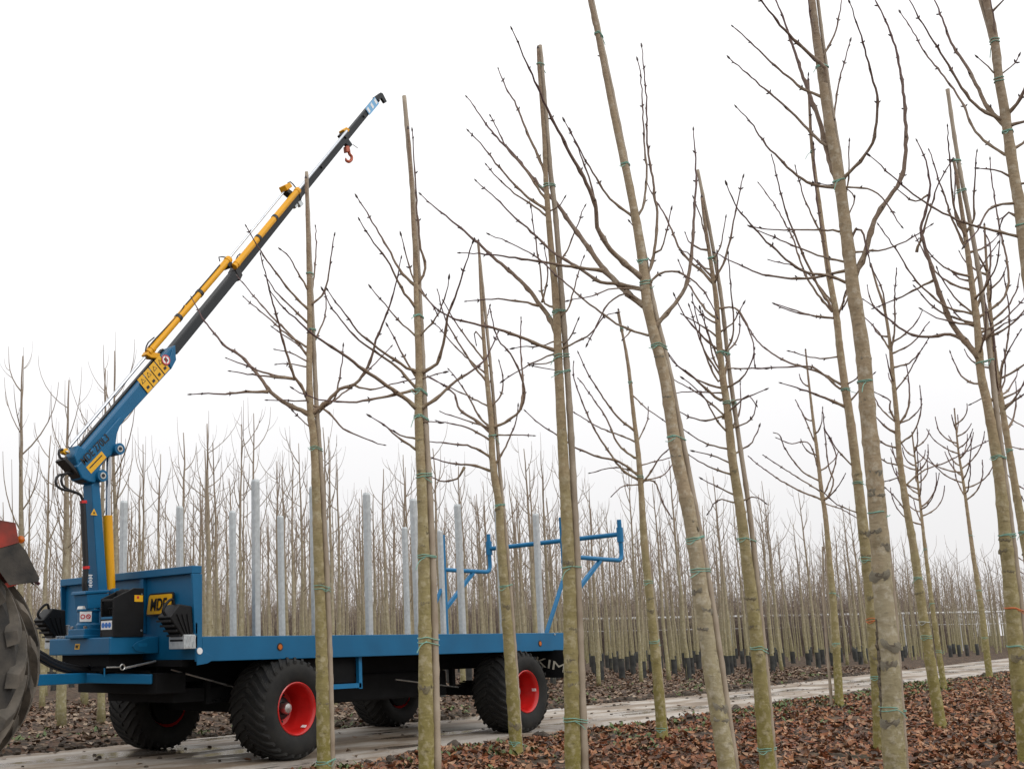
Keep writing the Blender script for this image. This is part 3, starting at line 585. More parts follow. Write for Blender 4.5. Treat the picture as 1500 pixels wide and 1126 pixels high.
# stickers on base
def round_sign(c, r, ring, fill, parent, xd=XP, yd=ZP):
    disc('sign_field', c, xd, yd, r, fill, parent, th=.002); disc('sign_ring', c, xd, yd, r, ring, parent, th=.003, r_in=r*.78)
nrm = np.array((-.72, -.69, 0)); sx_ = np.array((.69, -.72, 0))
c0 = np.array((BX, YC, float(aty(126, 903, YC)[2])))+nrm*.109
plate('prohibition_sticker', c0, sx_, ZP, .12, .10, M['decal_w'], bc, th=.004)
for k in (-1, 1): disc('sign_ring', c0+sx_*.028*k+nrm*.004, sx_, ZP, .024, M['decal_r'], bc, th=.003, r_in=.015)
plate('sign_bar', c0+sx_*.028+nrm*.004, sx_+np.array((0,0,-.8)), np.array((0,0,1))+sx_*.6, .035, .008, M['decal_r'], bc, th=.003)
# lift cylinder
rod('lift_cylinder', (162, 868), (157.5, 755), .052, M['yellow']); rod('lift_cylinder_rod', (157.6, 757), (159, 668), .026, M['chrome'])
mb = MB(); mb.tube([tuple(aty(162, 868, YC)+np.array((0, -.12, 0))), tuple(aty(162, 868, YC)+np.array((0, .12, 0)))], .045, 12); obj('cylinder_pin', mb, M['blue'], cr)
# main boom
bm_ = slab('main_boom', [(100.5, 655), (95, 671), (121, 701), (131, 706), (139, 707.5), (145.5, 700), (147.5, 684), (156, 672), (164, 667), (169, 658), (172, 635), (175.7, 625), (183.5, 614), (252, 539), (257.5, 524), (241.5, 513), (234, 515.5), (109, 660)], .18, M['blue'], bevel=.012, far=(0, 1, 15, 16, 17))
slab('boom_cheek', [(112, 683), (121, 700.5), (131, 705.5), (139, 707), (145, 699.5), (147, 683.5), (155.5, 671.5), (163.5, 666.5), (168.5, 657.5), (171.5, 635), (175, 625), (179, 610), (174, 612), (122, 672)], .215, M['blue'], bm_, bevel=.012)
slab('boom_collar', [(251, 541), (258.5, 527), (258, 522), (241, 510.5), (237.5, 513), (247, 530)], .205, M['blue'], bm_, far=(3, 4))
for x, y in ((139, 699), (164, 660)):
    for r, m, w in ((.062, M['blue'], .30), (.034, M['zinc'], .312), (.02, M['black'], .32)):
        p = aty(x, y, YC); mb = MB(); mb.tube([(p[0], YC-w/2, p[2]), (p[0], YC+w/2, p[2])], r, 18); obj('pivot_pin', mb, m, bm_, smooth=40)
wa, wb = aty(112, 657, YC+.08), aty(236, 513, YC+.08)
mb = MB(); mb.bar((wa[0], YC+.058, wa[2]), (wb[0], YC+.058, wb[2]), .06, .03); obj('wear_strip', mb, M['plastic'], bm_)
dv = aty(167, 637, YC-.12)-aty(123, 683, YC-.12); dv /= np.linalg.norm(dv); nv = np.cross(np.array((0, -1., 0)), dv)
text_part('boom_lettering', 'MDE 270L3', aty(124.5, 681.5, YC-.1085), dv, nv, .085, M['decal_k'], bm_, bold=.012, width=float(np.linalg.norm(aty(159, 641, YC-.12)-aty(124, 681.5, YC-.12))), lift=.001)
c0 = aty(141, 677, YC-.108); plate('yellow_sticker', c0, dv, nv, .26, .085, M['decal_y'], bm_, th=.003)
plate('sticker_line', c0+nv*.01, dv, nv, .21, .012, M['decal_k'], bm_, th=.005)
d2 = aty(245, 520, YC-.1)-aty(175, 598, YC-.1); d2 /= np.linalg.norm(d2); n2v = np.cross(np.array((0, -1., 0)), d2)
for k in range(4):
    c0 = aty(212.5+k*8.3, 562-k*9.3, YC-.101); plate('warning_sticker', c0, d2, n2v, .098, .19, M['decal_y'], bm_, th=.003)
    q = c0+n2v*.035; mb = MB()
    mb.prism([tuple(q+(d2*math.cos(a)+n2v*math.sin(a))*.036) for a in (math.pi/2, math.pi*7/6, math.pi*11/6)], (0, -.005, 0)); obj('pictogram', mb, M['decal_k'], bm_)
    mb = MB(); mb.prism([tuple(q+(d2*math.cos(a)+n2v*math.sin(a))*.024+np.array((0,-.005,0))) for a in (math.pi/2, math.pi*7/6, math.pi*11/6)], (0, -.001, 0)); obj('pictogram_field', mb, M['decal_y'], bm_)
    plate('pictogram', c0-n2v*.05, d2, n2v, .04, .03, M['decal_k'], bm_, th=.005)
c0 = aty(243, 527, YC-.113); round_sign(c0, .058, M['decal_r'], M['decal_w'], bm_, d2, n2v)
plate('hand_symbol', c0, d2, n2v, .04, .05, M['decal_k'], bm_, th=.0035); plate('sign_bar', c0, d2+n2v, n2v-d2, .095, .010, M['decal_r'], bm_, th=.0045)
# telescopic sections
slab('boom_section', [(240, 514), (338.5, 394.5), (353, 405), (260, 519)], .13, M['boomgrey'], bevel=.01, far=(0, 1))
slab('section_collar', [(333, 400), (338, 391), (356, 403), (352, 411)], .15, M['black'], far=(0, 1))
slab('boom_section', [(338, 392), (432, 279.5), (442, 290), (353, 402)], .10, M['boomgrey'], bevel=.008, far=(0, 1))
slab('section_collar', [(428, 281), (432, 276), (444, 287), (441, 294)], .12, M['black'], far=(0, 1))
t4 = slab('boom_section', [(432, 281), (548, 142), (557, 148), (442, 290)], .075, M['boomgrey'], bevel=.006, far=(0, 1))
slab('section_collar', [(502, 196), (507, 190), (513, 196), (508, 203)], .115, M['black'])
slab('boom_tip', [(548, 142.5), (558, 135.5), (561, 137), (567, 149), (564, 151), (559, 143.5), (554, 147)], .04, M['boomgrey'], bevel=.003)
d3 = aty(551, 146, YC)-aty(536, 164, YC); d3 /= np.linalg.norm(d3); n3v = np.cross(np.array((0, -1., 0)), d3)
plate('maker_label', aty(545, 155.5, YC-.048), d3, n3v, .32, .115, M['decal_lb'], t4, th=.003)
for k in range(3): plate('label_mark', aty(540+k*5.2, 161.5-k*6.3, YC-.051), d3+n3v*.3, n3v, .05, .07, M['decal_w'], t4, th=.002)
for x, y in ((530, 172), (468, 246), (551, 149)):
    p = aty(x, y, YC); mb = MB(); mb.tube([(p[0], YC-.06, p[2]), (p[0], YC+.06, p[2])], .018, 10); obj('pin', mb, M['black'], t4)
# extension cylinders, yellow, above the boom
for a, b, ra, yq in (((217, 517), (336, 379), .043, YC-.02), ((343, 391), (437, 278), .040, YC-.075)):
    yc_ = rod('extension_cylinder', a, b, ra, M['yellow'], yc=yq)
    for u in (.03, .36, .62, .97):
        p = aty(a[0]+(b[0]-a[0])*u, a[1]+(b[1]-a[1])*u, yq); q = aty(a[0]+(b[0]-a[0])*(u+.025), a[1]+(b[1]-a[1])*(u+.025), yq)
        mb = MB(); mb.tube([p, q], ra*1.14, 14); obj('clamp_ring', mb, M['yellow'] if u in (.03, .97) else M['black'], yc_, smooth=40)
rod('extension_rod', (101, 655), (217, 518), .017, M['chrome']); rod('extension_rod', (336, 378), (421, 275), .014, M['chrome']); rod('extension_rod', (437, 278), (508, 192), .017, M['chrome'], yc=YC-.075)
# oil lines along the cylinders, small fittings
for pts in ([(218, 508), (228, 496), (262, 460), (270, 447)], [(213, 514), (216, 503), (226, 494)], [(272, 446), (300, 414), (322, 388)], [(322, 383), (321, 376), (330, 377)], [(420, 272), (424, 266), (431, 272), (436, 280)], [(344, 385), (350, 372), (356, 376)]):
    mb = MB(); c, _ = crom([aty(x, y, YC-.04) for x, y in pts], .05); mb.tube(c, .008, 6); obj('oil_line', mb, M['hose'], cr)
slab('cylinder_bracket', [(417, 271), (425, 267), (429, 273), (421, 279)], .12, M['yellow'])
slab('cylinder_bracket', [(423, 276), (431, 282), (428, 287), (421, 281)], .10, M['black'])
slab('cylinder_bracket', [(330, 385), (337, 381), (344, 388), (338, 393)], .12, M['black'])
slab('cylinder_foot', [(214, 519), (218, 513), (236, 518), (231, 525), (222, 524)], .10, M['yellow'])
slab('rod_end', [(503, 190), (508, 186), (513, 190), (508, 197)], .10, M['yellow'])
# brackets with eyes under the second collar
for pts in ([(434, 292), (440, 290), (445, 299), (441, 303)], [(428, 296), (432, 293), (437, 301), (434, 305)]):
    slab('hook_eye', pts, .05, M['galv'], bevel=.004)
# hook block
slab('hook_bracket', [(502, 204), (508, 199), (517, 212), (513, 216), (506, 210)], .06, M['boomgrey'])
mb = MB(); mb.tube([aty(517, 212, YC), aty(524, 217, YC)], .006, 6); obj('hook_cable', mb, M['galv'], cr)
hk = slab('hook_block', [(507, 214), (512, 213), (514, 222), (508, 223)], .06, M['hook'])
mb = MB(); c, _ = crom([aty(511, 221, YC), aty(512, 226, YC), aty(515, 229.5, YC), aty(514.5, 234.5, YC), aty(511, 237, YC), aty(507, 235, YC), aty(506.5, 231.5, YC)], .015)
mb.tube(c, [.022]*(len(c)-4)+[.02, .017, .013, .008], 8); obj('hook', mb, M['hook'], cr, smooth=True)
# tail valve and hoses
slab('tail_valve', [(91, 658), (97, 656), (103, 660), (103, 664), (97, 665), (93, 663)], .07, M['decal_y'])
slab('tail_fitting', [(96, 660), (101, 659), (103, 663), (99, 664)], .10, M['zinc'])
slab('tail_plate', [(93, 673), (97, 669), (124, 699), (129, 706), (122, 703)], .17, M['black'])
for pts in ([(106, 690), (96, 694), (84, 697), (82, 709), (90, 716), (106, 719), (119, 726), (121.5, 735)], [(108, 693), (98, 692), (90, 700), (92, 711), (104, 719), (117, 724), (122, 736)], [(98, 670), (90, 672), (86, 665), (87, 659), (92, 658)]):
    mb = MB(); c, _ = crom([aty(x, y, YC-.03) for x, y in pts], .04); mb.tube(c, .014, 8); obj('crane_hose', mb, M['hose'], cr, smooth=True)
mb = MB(); c, _ = crom([aty(x, y, YC-.05) for x, y in ((121, 733), (123, 770), (125.5, 830), (124, 856), (128, 880), (130, 893))], .05); mb.tube(c, .03, 8); hb2 = obj('hose_bundle', mb, M['hose'], cr, smooth=True)
for x, y in ((122, 735), (126, 831)):
    mb = MB(); mb.tube([aty(x, y-2, YC-.05), aty(x+.2, y+2, YC-.05)], .037, 10); obj('red_clip', mb, M['redcap'], hb2)
# control box: open recess at the front, slanted top
bx0, bx1, by0, by1 = PX0+.03, -.20, .60, .83
zz = lambda x, y, X: float(atx(x, y, X)[2])
zf, zr_ = zz(158, 876, bx0), zz(200, 862, bx1)
mb = MB()
prof = [(bx0, PZ1), (bx1, PZ1), (bx1, zr_), (bx1-.12, zr_), (bx0, zf)]
mb.prism([(a, by0, b) for a, b in prof], (0, .02, 0)); mb.prism([(a, by1-.02, b) for a, b in prof], (0, .02, 0))
mb.box((bx1-.02, by0+.02, PZ1+.001), (bx1-.001, by1-.02, zr_)); mb.box((bx0+.002, by0+.02, PZ1+.001), (bx0+.02, by1-.02, PZ1+.17)); mb.box((bx0+.16, by0+.02, PZ1+.17), (bx0+.18, by1-.02, zr_-.02)); mb.box((bx0+.002, by0+.02, PZ1+.165), (bx0+.16, by1-.02, PZ1+.18))
mb.box((bx0+.002, by0+.021, zf-.03), (bx0+.03, by1-.021, zf-.005)); cb = obj('control_box', mb, M['plastic'], cr, bevel=.005)
plate('blue_ledge', (bx0-.001, (by0+by1)/2, PZ1+.185), YN, ZP, .19, .022, M['blue2'], cb, th=.003)
c0 = np.array((bx0-.001, (by0+by1)/2, PZ1+.115)); plate('instruction_sticker', c0, YN, ZP, .185, .085, M['decal_w'], cb, th=.003)
for k in (-1, 0, 1): disc('pictogram', c0+np.array((-.003, .056*k, 0)), YN, ZP, .026, M['decal_b'], cb, th=.002)
c0 = aty(203, 876, by0); plate('yellow_label', (min(c0[0], bx1-.06), by0, c0[2]), XP, ZP, .10, .065, M['decal_y'], cb, th=.003)
plate('label_mark', (min(c0[0], bx1-.06)-.01, by0-.003, c0[2]+.01), XP, ZP, .025, .025, M['decal_r'], cb, th=.002)
disc('bolt', (bx1-.03, by0, PZ1+.06), XP, ZP, .011, M['zinc'], cb, th=.006, n=8); disc('bolt', (bx1-.03, by0, zr_-.06), XP, ZP, .009, M['zinc'], cb, th=.006, n=8)
for k in range(4):
    mb = MB(); y = by0+.06+.035*k; mb.tube([(bx0+.08, y, PZ1+.18), (bx0+.06, y, PZ1+.27)], .006, 6); lv = obj('lever', mb, M['black'], cb)
    mb = MB(); mb.lathe([(.001, -.014), (.012, -.006), (.012, .006), (.001, .014)], (bx0+.06, y, PZ1+.275), 'z', 8); obj('lever_knob', mb, M['plastic'], lv)

# ------------------------------------------------------------------ tractor (only its rear wheel and mudguard reach into view)
TT = RAD(35); RTY = 1.04; HT = .5
wc = atd(-168, 972, 8.3); hd = np.array((-math.cos(TT), math.sin(TT), 0)); nn = np.array((-math.sin(TT), -math.cos(TT), 0))
org = wc-nn*HT; org[2] = 0
ta = math.atan2(hd[1], hd[0])
tk = thing('tractor', 'old red tractor with big muddy rear tyre at the drawbar end', 'tractor', org, ta)
# local frame: x ahead, y to the tractor's left, z up
def tyre_big(R, r, w):
    a = MB(); a.lathe([(r, -w*.42), (r+.04, -w*.5), (r+.13*R, -w*.54), (R*.87, -w*.5), (R*.94, -w*.42), (R*.955, -w*.2), (R*.96, 0), (R*.955, w*.2), (R*.94, w*.42), (R*.87, w*.5), (r+.13*R, w*.54), (r+.04, w*.5), (r, w*.42)], (0,0,0), 'y', 64)
    t = MB(); n = 19
    for i in range(n):
        for sg in (-1, 1):
            a0 = 2*math.pi*(i+(0 if sg < 0 else .5))/n; V = []
            for k in range(6):
                u = k/5; y = sg*w*(-.03+.56*u); an = a0-.34*u; rr = R*.95 if u < .75 else R*(.95-.03*(u-.75)/.25); hh = .062*R if u < .9 else .058*R; hw = .036+.012*u
                for da, dr in ((-hw*1.3, -.03*R), (-hw, hh), (hw, hh), (hw*1.3, -.03*R)):
                    V.append(((rr+dr)*math.cos(an+da), y, (rr+dr)*math.sin(an+da)))
            t.add(V, [(4*k+j, 4*k+j+1, 4*k+j+5, 4*k+j+4) for k in range(5) for j in range(3)]+[(0,1,2,3), (20,23,22,21)])
    return a.mesh('tyre', M['tyre_old'], 45), t.mesh('tread_lugs', M['tread_old'])
TB, TL = tyre_big(RTY, .70, .46)
a = MB(); a.lathe([(.70, -.19), (.715, -.21), (.69, -.2), (.66, -.12), (.62, -.05), (.5, .0), (.3, -.06), (.18, -.08), (.001, -.08)], (0,0,0), 'y', 48); RB = a.mesh('rim', M['red_old'], 40)
for s in (1, -1):
    w = put('rear_wheel', RB, tk, (0, s*HT, RTY), (0, 0, math.pi if s > 0 else 0))
    put('tyre', TB, w); put('tread_lugs', TL, w, rot=(0, .12 if s > 0 else .5, 0))
    # mudguard: curved sheet over the wheel with inner skirt
    g = MB(); R2 = RTY+.16; n = 12; a0, a1 = RAD(150), RAD(35); V = []
    y_in, y_out = s*(HT-.26), s*(HT+.46)
    for k in range(n+1):
        an = a0+(a1-a0)*k/n
        for rr in (R2, R2+.03):
            for y in (y_in, y_out): V.append((rr*math.cos(an), y, RTY+rr*math.sin(an)))
    # angle measured from straight back (-x) so the guard ends behind the wheel
    V = [(-x if False else -x, y, z) for x, y, z in V]
    fs = []
    for k in range(n):
        b = 4*k
        for i, j in ((0,1),(1,3),(3,2),(2,0)): fs.append((b+i, b+j, b+4+j, b+4+i))
    fs += [(0,1,3,2), (4*n, 4*n+2, 4*n+3, 4*n+1)]
    g.add(V, fs); mg = obj('mudguard', g, [M['red_old']], tk, local=True)
    g = MB(); g.add([(x, y-s*.0, z-.012) if False else (x*(1-.014), y, RTY+(z-RTY)*(1-.014)) for i, (x, y, z) in enumerate(V) if i % 4 < 2], [(2*k, 2*k+1, 2*k+3, 2*k+2) for k in range(n)]); obj('mudguard_lining', g, M['under'], mg, local=True)
    g = MB(); sk_ = [(-R2*math.cos(a0+(a1-a0)*k/n), RTY+R2*math.sin(a0+(a1-a0)*k/n)) for k in range(n+1)]
    g.prism([(x, y_in, z) for x, z in sk_]+[(.1, y_in, RTY+.35)], (0, -s*.02, 0)); obj('inner_skirt', g, M['red_old'], mg, local=True)
def tloc(x, y, yl):
    d = ray(x, y); p = CAM+d*(((org+nn*yl-CAM) @ nn)/(d @ nn)); r_ = p-org; return (float(r_ @ hd), float(r_ @ nn), float(r_[2]))
g = MB(); g.prism([tloc(x, y, HT+.47) for x, y in ((-30, 795), (0, 801), (27, 794), (38, 806), (58, 847), (56, 852), (14, 857), (-2, 834), (-30, 825))], (0, .03, 0)); obj('outer_valance', g, M['tyre_old'], tk, local=True)
g = MB(); g.prism([tloc(x, y, HT+.475) for x, y in ((-30, 757), (0, 762), (23, 766), (28, 795), (0, 803), (-30, 797))], (0, .03, 0)); obj('side_panel', g, M['red_old'], tk, local=True)
g = MB(); g.lathe([(.001, -.03), (.028, -.02), (.028, .02), (.001, .03)], tloc(31, 790, HT+.44), 'y', 10); obj('indicator_lamp', g, M['amber'], tk, local=True)
g = MB(); g.tube([(0, -.45, RTY), (0, .45, RTY)], .12, 12); obj('rear_axle', g, M['under'], tk, local=True)
g = MB(); g.box((-.25, -.25, .6), (1.9, .25, 1.15)); obj('gearbox', g, M['under'], tk, bevel=.03, local=True)
g = MB(); g.prism([(1.2, -.32, 1.15), (2.95, -.32, 1.0), (3.05, -.32, 1.5), (1.2, -.32, 1.75)], (0, .64, 0)); obj('bonnet', g, M['red_old'], tk, bevel=.04, local=True)
g = MB()
for x in (-.1, 1.1):
    for y in (-.5, .5): g.bar((x, y, 1.5), (x+.06, y*.92, 2.75), .06, .06)
obj('cab_frame', g, M['black'], tk, local=True)
g = MB(); g.box((-.2, -.56, 2.74), (1.25, .56, 2.86)); obj('cab_roof', g, M['red_old'], tk, bevel=.03, local=True)
g = MB(); g.box((-.05, -.3, 1.2), (.45, .3, 1.32)); g.box((-.1, -.3, 1.32), (.0, .3, 1.75)); obj('driver_seat', g, M['plastic'], tk, bevel=.03, local=True)
TB2, TL2 = tyre_big(.55, .36, .3)
a = MB(); a.lathe([(.36, -.12), (.33, -.1), (.2, .0), (.001, -.05)], (0,0,0), 'y', 32); RB2 = a.mesh('rim', M['red_old'], 40)
for s in (1, -1):
    w = put('front_wheel', RB2, tk, (2.6, s*.55, .55), (0, 0, math.pi if s > 0 else 0)); put('tyre', TB2, w); put('tread_lugs', TL2, w)
g = MB(); g.tube([(2.6, -.5, .6), (2.6, .5, .6)], .07, 10); g.box((1.85, -.2, .55), (2.9, .2, 1.0)); obj('front_axle', g, M['under'], tk, local=True)
g = MB(); g.bar((-.2, 0, .85), (-.62, 0, .9), .10, .08); obj('hitch', g, M['under'], tk, local=True)

# ------------------------------------------------------------------ chestnut trees of the planted rows (traced trunks and limbs, in depth)
VIEW = {'A': (600, 0, 2.011), 'B': (1000, 0, 1.876), 'C': (300, 320, 2.681), 'D': (760, 360, 2.558), 'E': (1080, 380, 2.56), 'F': (1300, 0, 2.815), 'G': (0, 0, 1.)}
def vp(v, pts):
    ox, oy, s = VIEW[v]; return [(ox+x/s, oy+y/s) for x, y in pts]
def bud(mb, p, d, L, r, mi=1):
    d = Vector(d).normalized(); x = d.cross(Vector((.2,.5,.8)))
    x = x.normalized() if x.length > 1e-4 else Vector((1,0,0)); y = d.cross(x); p = Vector(p); V = []
    for u, rr in ((0, .6), (.35, 1.), (.7, .65)):
        for k in range(5):
            a = 2*math.pi*k/5; V.append(p+d*(L*u)+(x*math.cos(a)+y*math.sin(a))*(r*rr))
    V.append(p+d*L)
    mb.add(V, [(i*5+k, i*5+(k+1) % 5, (i+1)*5+(k+1) % 5, (i+1)*5+k) for i in range(2) for k in range(5)]+[(10+k, 10+(k+1) % 5, 15) for k in range(5)], mi, 1.)
def limb(pts, r0, r1, R, n=7, step=.05, budsz=1.):
    """one branch: smooth swept tube with node swellings, paired side buds and an end bud"""
    c, L = crom(pts, step); m = len(c); mb = MB(); rad = []; age = []
    nxt = R.uniform(.12, .2); nodes = []
    for i in range(m):
        u = i/(m-1); r = (r0*(1-u)+r1*u)*(1+.35*max(0, 1-u*m*step/.10)) if u*L < .1 else r0*(1-u)+r1*u
        if u*L > nxt and u < .97: nodes.append(i); nxt = u*L+R.uniform(.14, .3)*(1.1-.45*u)
        rad.append(r); age.append(min(1, .25+.9*u))
    for i in nodes: rad[i] *= 1.32
    for i in range(1, m-1): c[i] += np.array([R.gauss(0, .0025) for _ in range(3)])
    mb.tube(c, rad, n, 0, True, age)
    s0 = R.random()*6
    for q, i in enumerate(nodes):
        d = c[min(i+1, m-1)]-c[i-1]; d /= np.linalg.norm(d); x = np.cross(d, (.3, .2, .9)); x /= np.linalg.norm(x); y = np.cross(d, x)
        a = s0+q*math.pi/2
        for sg in (1, -1):
            if R.random() < .2: continue
            w = (x*math.cos(a)+y*math.sin(a))*sg; bl = R.uniform(.014, .026)*budsz
            bud(mb, c[i]+w*rad[i]*.7, w*.8+d*.7, bl, bl*.24)
    d = c[-1]-c[-2]; bl = R.uniform(.03, .045)*budsz; bud(mb, c[-1], d, bl, max(r1*1.35, bl*.19))
    return mb
ME_KNOT = []
for k in range(4):
    a = MB(); R = random.Random(50+k)
    prof = [(0.001, .40), (.22, .37), (.36, .42), (.58, .42), (.85, .26), (1.15, .06), (1.5, -.16)]
    V = []; n = 12
    for i, (r, h) in enumerate(prof):
        for j in range(n):
            an = 2*math.pi*j/n; w = 1+.2*math.sin(2*an+k)+.16*R.uniform(-1, 1); V.append((r*w*math.cos(an), r*w*math.sin(an)*(1.25 if k % 2 else .9), h+.08*R.uniform(-1, 1)))
    a.v = V; a.t = [0.]*len(V)
    for i in range(len(prof)-1):
        for j in range(n): a.f.append((i*n+j, i*n+(j+1) % n, (i+1)*n+(j+1) % n, (i+1)*n+j)); a.m.append(1 if i in (1, 2) else 0)
    ME_KNOT.append([a.mesh('knot', [M[q_], M['scar']], 'all', attr=True) for q_ in ('bark_knot', 'bark_knot_grey')])

class Tree:
    def __init__(s, base_px, label, seed, matname='bark'):
        s.R = random.Random(seed); s.B = atz(*base_px); s.B[2] = gz(s.B[0], s.B[1])-.02
        v = s.B-CAM; s.n = np.array((v[0], v[1], 0)); s.n /= np.linalg.norm(s.n); s.bpx = base_px; s.mat = M[matname]; s.grey = int(matname == 'bark_grey')
        s.t = thing('chestnut_tree', label, 'tree', tuple(s.B), group='bare chestnut trees beside the track')
    def pt(s, x, y, dep=0.):
        d = ray(x, y); return CAM+d*(((s.B+s.n*dep-CAM) @ s.n)/(d @ s.n))
    def trunk(s, px, r0, r1, top_extra=None):
        """px: pixel polyline base->tip, r0/r1 radii in pixels"""
        P = [s.pt(x, y) for x, y in px]; P[0] = s.B.copy(); c, L = crom(P, .045); s.c = c; s.L = L; m = len(c); R = s.R; rad = []
        for i in range(m):
            u = i/(m-1); ppx = F_PX/depth(c[i]); r = (r1*.85+(r0*.86-r1*.85)*(1-u)**1.12)/ppx
            r *= 1+.035*math.sin(i*.9+s.B[0])*math.sin(i*.23)+.022*R.uniform(-1, 1)*(1-u)
            if u*L < .12: r *= 1+.25*(1-u*L/.12)**2
            rad.append(r)
        # wood rings where whorls of old buds were
        nxt = .5
        for i in range(m):
            if i/(m-1)*L > nxt: rad[i] *= 1.09; nxt += R.uniform(.22, .5)
        s.rad = rad; mb = MB(); mb.tube(c, rad, 14, 0, True, [max(0, (i/(m-1)-.72)*1.6) for i in range(m)]); s.tr = obj('trunk', mb, s.mat, s.t, smooth='all', attr=True)
        if R.random() < 2: 
            b = MB(); d = c[-1]-c[-2]; bud(b, c[-1]-d*.2, d, .045, max(rad[-1]*1.2, .009), 0); obj('end_bud', b, M['budm'], s.t)
    def at(s, z_or_px):
        """index on the trunk nearest to an image height"""
        ys = [pix(p)[1] for p in s.c]; return int(np.argmin(np.abs(np.array(ys)-z_or_px)))
    def knots(s, n, y_top, extra=()):
        R = s.R; ilo = int(.1/.045); ihi = s.at(y_top); rt = np.cross(s.n, (0, 0, 1.))
        lst = [(R.randint(ilo, max(ilo+1, ihi)), R.uniform(0, 2*math.pi), R.uniform(.55, .95)) for _ in range(n)]+[(s.at(y), a, k) for y, a, k in extra]
        for i, an, k in lst:
            w = -s.n*math.cos(an)+rt*math.sin(an); r = s.rad[i]
            o = put('knot', R.choice(ME_KNOT)[s.grey], s.t, s.c[i]-s.B+w*r*.80); o.scale = (r*.50*k*R.uniform(.85, 1.2), r*.44*k, r*.42*k)
            o.rotation_mode = 'QUATERNION'; o.rotation_quaternion = Vector(w+np.array((0,0,.25))).to_track_quat('Z', 'Y')
    def branch(s, view, pts, rpx, dep=None, r1=1.0):
        P = vp(view, pts); R = s.R
        i = s.at(P[0][1]); x0 = pix(s.c[i]); gap = abs(x0[0]-P[0][0])
        Lp = sum(math.hypot(P[k+1][0]-P[k][0], P[k+1][1]-P[k][1]) for k in range(len(P)-1)); ppx = F_PX/depth(s.c[i])
        if dep is None: dep = R.uniform(-.55, .55)
        tot = dep*Lp/ppx; acc = 0; W = []
        on_trunk = gap < 26
        if on_trunk: W.append(s.c[i].copy())
        for k, (x, y) in enumerate(P):
            if k: acc += math.hypot(P[k][0]-P[k-1][0], P[k][1]-P[k-1][1])
            u = acc/Lp; q = s.pt(x, y, tot*u**1.2)
            if on_trunk and k == 0 and np.linalg.norm(q-W[0]) < .05: continue
            W.append(q)
        kk = F_PX/depth(W[len(W)//2])/.68
        obj('branch', limb(W, rpx/kk, r1/kk, R, budsz=1.15), [s.mat, M['budm']], s.t, smooth='all', attr=True)
    def sub(s, view, pts, rpx, dep0=0., dep1=None):
        """side shoot starting on another branch"""
        P = vp(view, pts); R = s.R; dep1 = dep0+R.uniform(-.25, .25) if dep1 is None else dep1
        W = [s.pt(x, y, dep0+(dep1-dep0)*k/(len(P)-1)) for k, (x, y) in enumerate(P)]; kk = F_PX/depth(W[0])/.78
        obj('branch', limb(W, rpx/kk, .9/kk, R, budsz=1.1), [s.mat, M['budm']], s.t, smooth='all', attr=True)
    def wild(s, n, y_lo, y_hi, len_px, rpx=2., up=.75):
        """further shoots grown round the trunk between two image heights"""
        R = s.R; i0, i1 = s.at(y_lo), s.at(y_hi); az = R.uniform(0, 6)
        for k in range(n):
            u = (k+R.random())/n; i = int(i0+(i1-i0)*u); az += math.pi*.5+R.uniform(-.5, .5) if k % 2 else math.pi+R.uniform(-.3, .3)
            ppx = F_PX/depth(s.c[i]); L = len_px*(1-.5*u)*R.uniform(.5, 1.1)/ppx
            d = np.array((math.cos(az), math.sin(az), 0)); el = RAD(R.uniform(5, 35)); p = s.c[i].copy(); W = [p.copy()]; st = 6; turn = RAD(R.uniform(6, 15))
            for _ in range(st):
                p = p+(d*math.cos(el)+np.array((0,0,1))*math.sin(el))*L/st; W.append(p.copy()); el = min(RAD(86), el+turn); d = d+np.array((R.gauss(0,.08), R.gauss(0,.08), 0)); d /= np.linalg.norm(d)
            obj('branch', limb(W, rpx*.8/ppx, .6/ppx, R, 6, .07), [s.mat, M['budm']], s.t, smooth='all', attr=True)
    def cane(s, px, r, label, side=1, top=None):
        P = [s.pt(x, y, .03) for x, y in px]; b = P[0]; d0 = P[0]-P[1]
        if b[2] > 0: P[0] = b+d0/abs(d0[2])*(b[2]+.05)
        c, L = crom(P, .06); kk = F_PX/depth(c[0]); R = s.R; rr = r/kk; rad = []; nx = .3
        for i in range(len(c)):
            u = i/(len(c)-1); q = rr*(1-.42*u)
            if i*.06 > nx: q *= 1.14; nx += R.uniform(.22, .34)
            rad.append(q)
        mb = MB(); mb.tube(c, rad, 10); base = tuple(c[0])
        o = obj('bamboo_cane', mb, M['cane'], smooth='all'); tag(o, label, 'cane', 'bamboo canes tied to the chestnut trees'); s.cc = c; s.cr = rad
        # put the origin at the cane's foot
        o.data.transform(Matrix.Translation([-q for q in base])); o.location = base
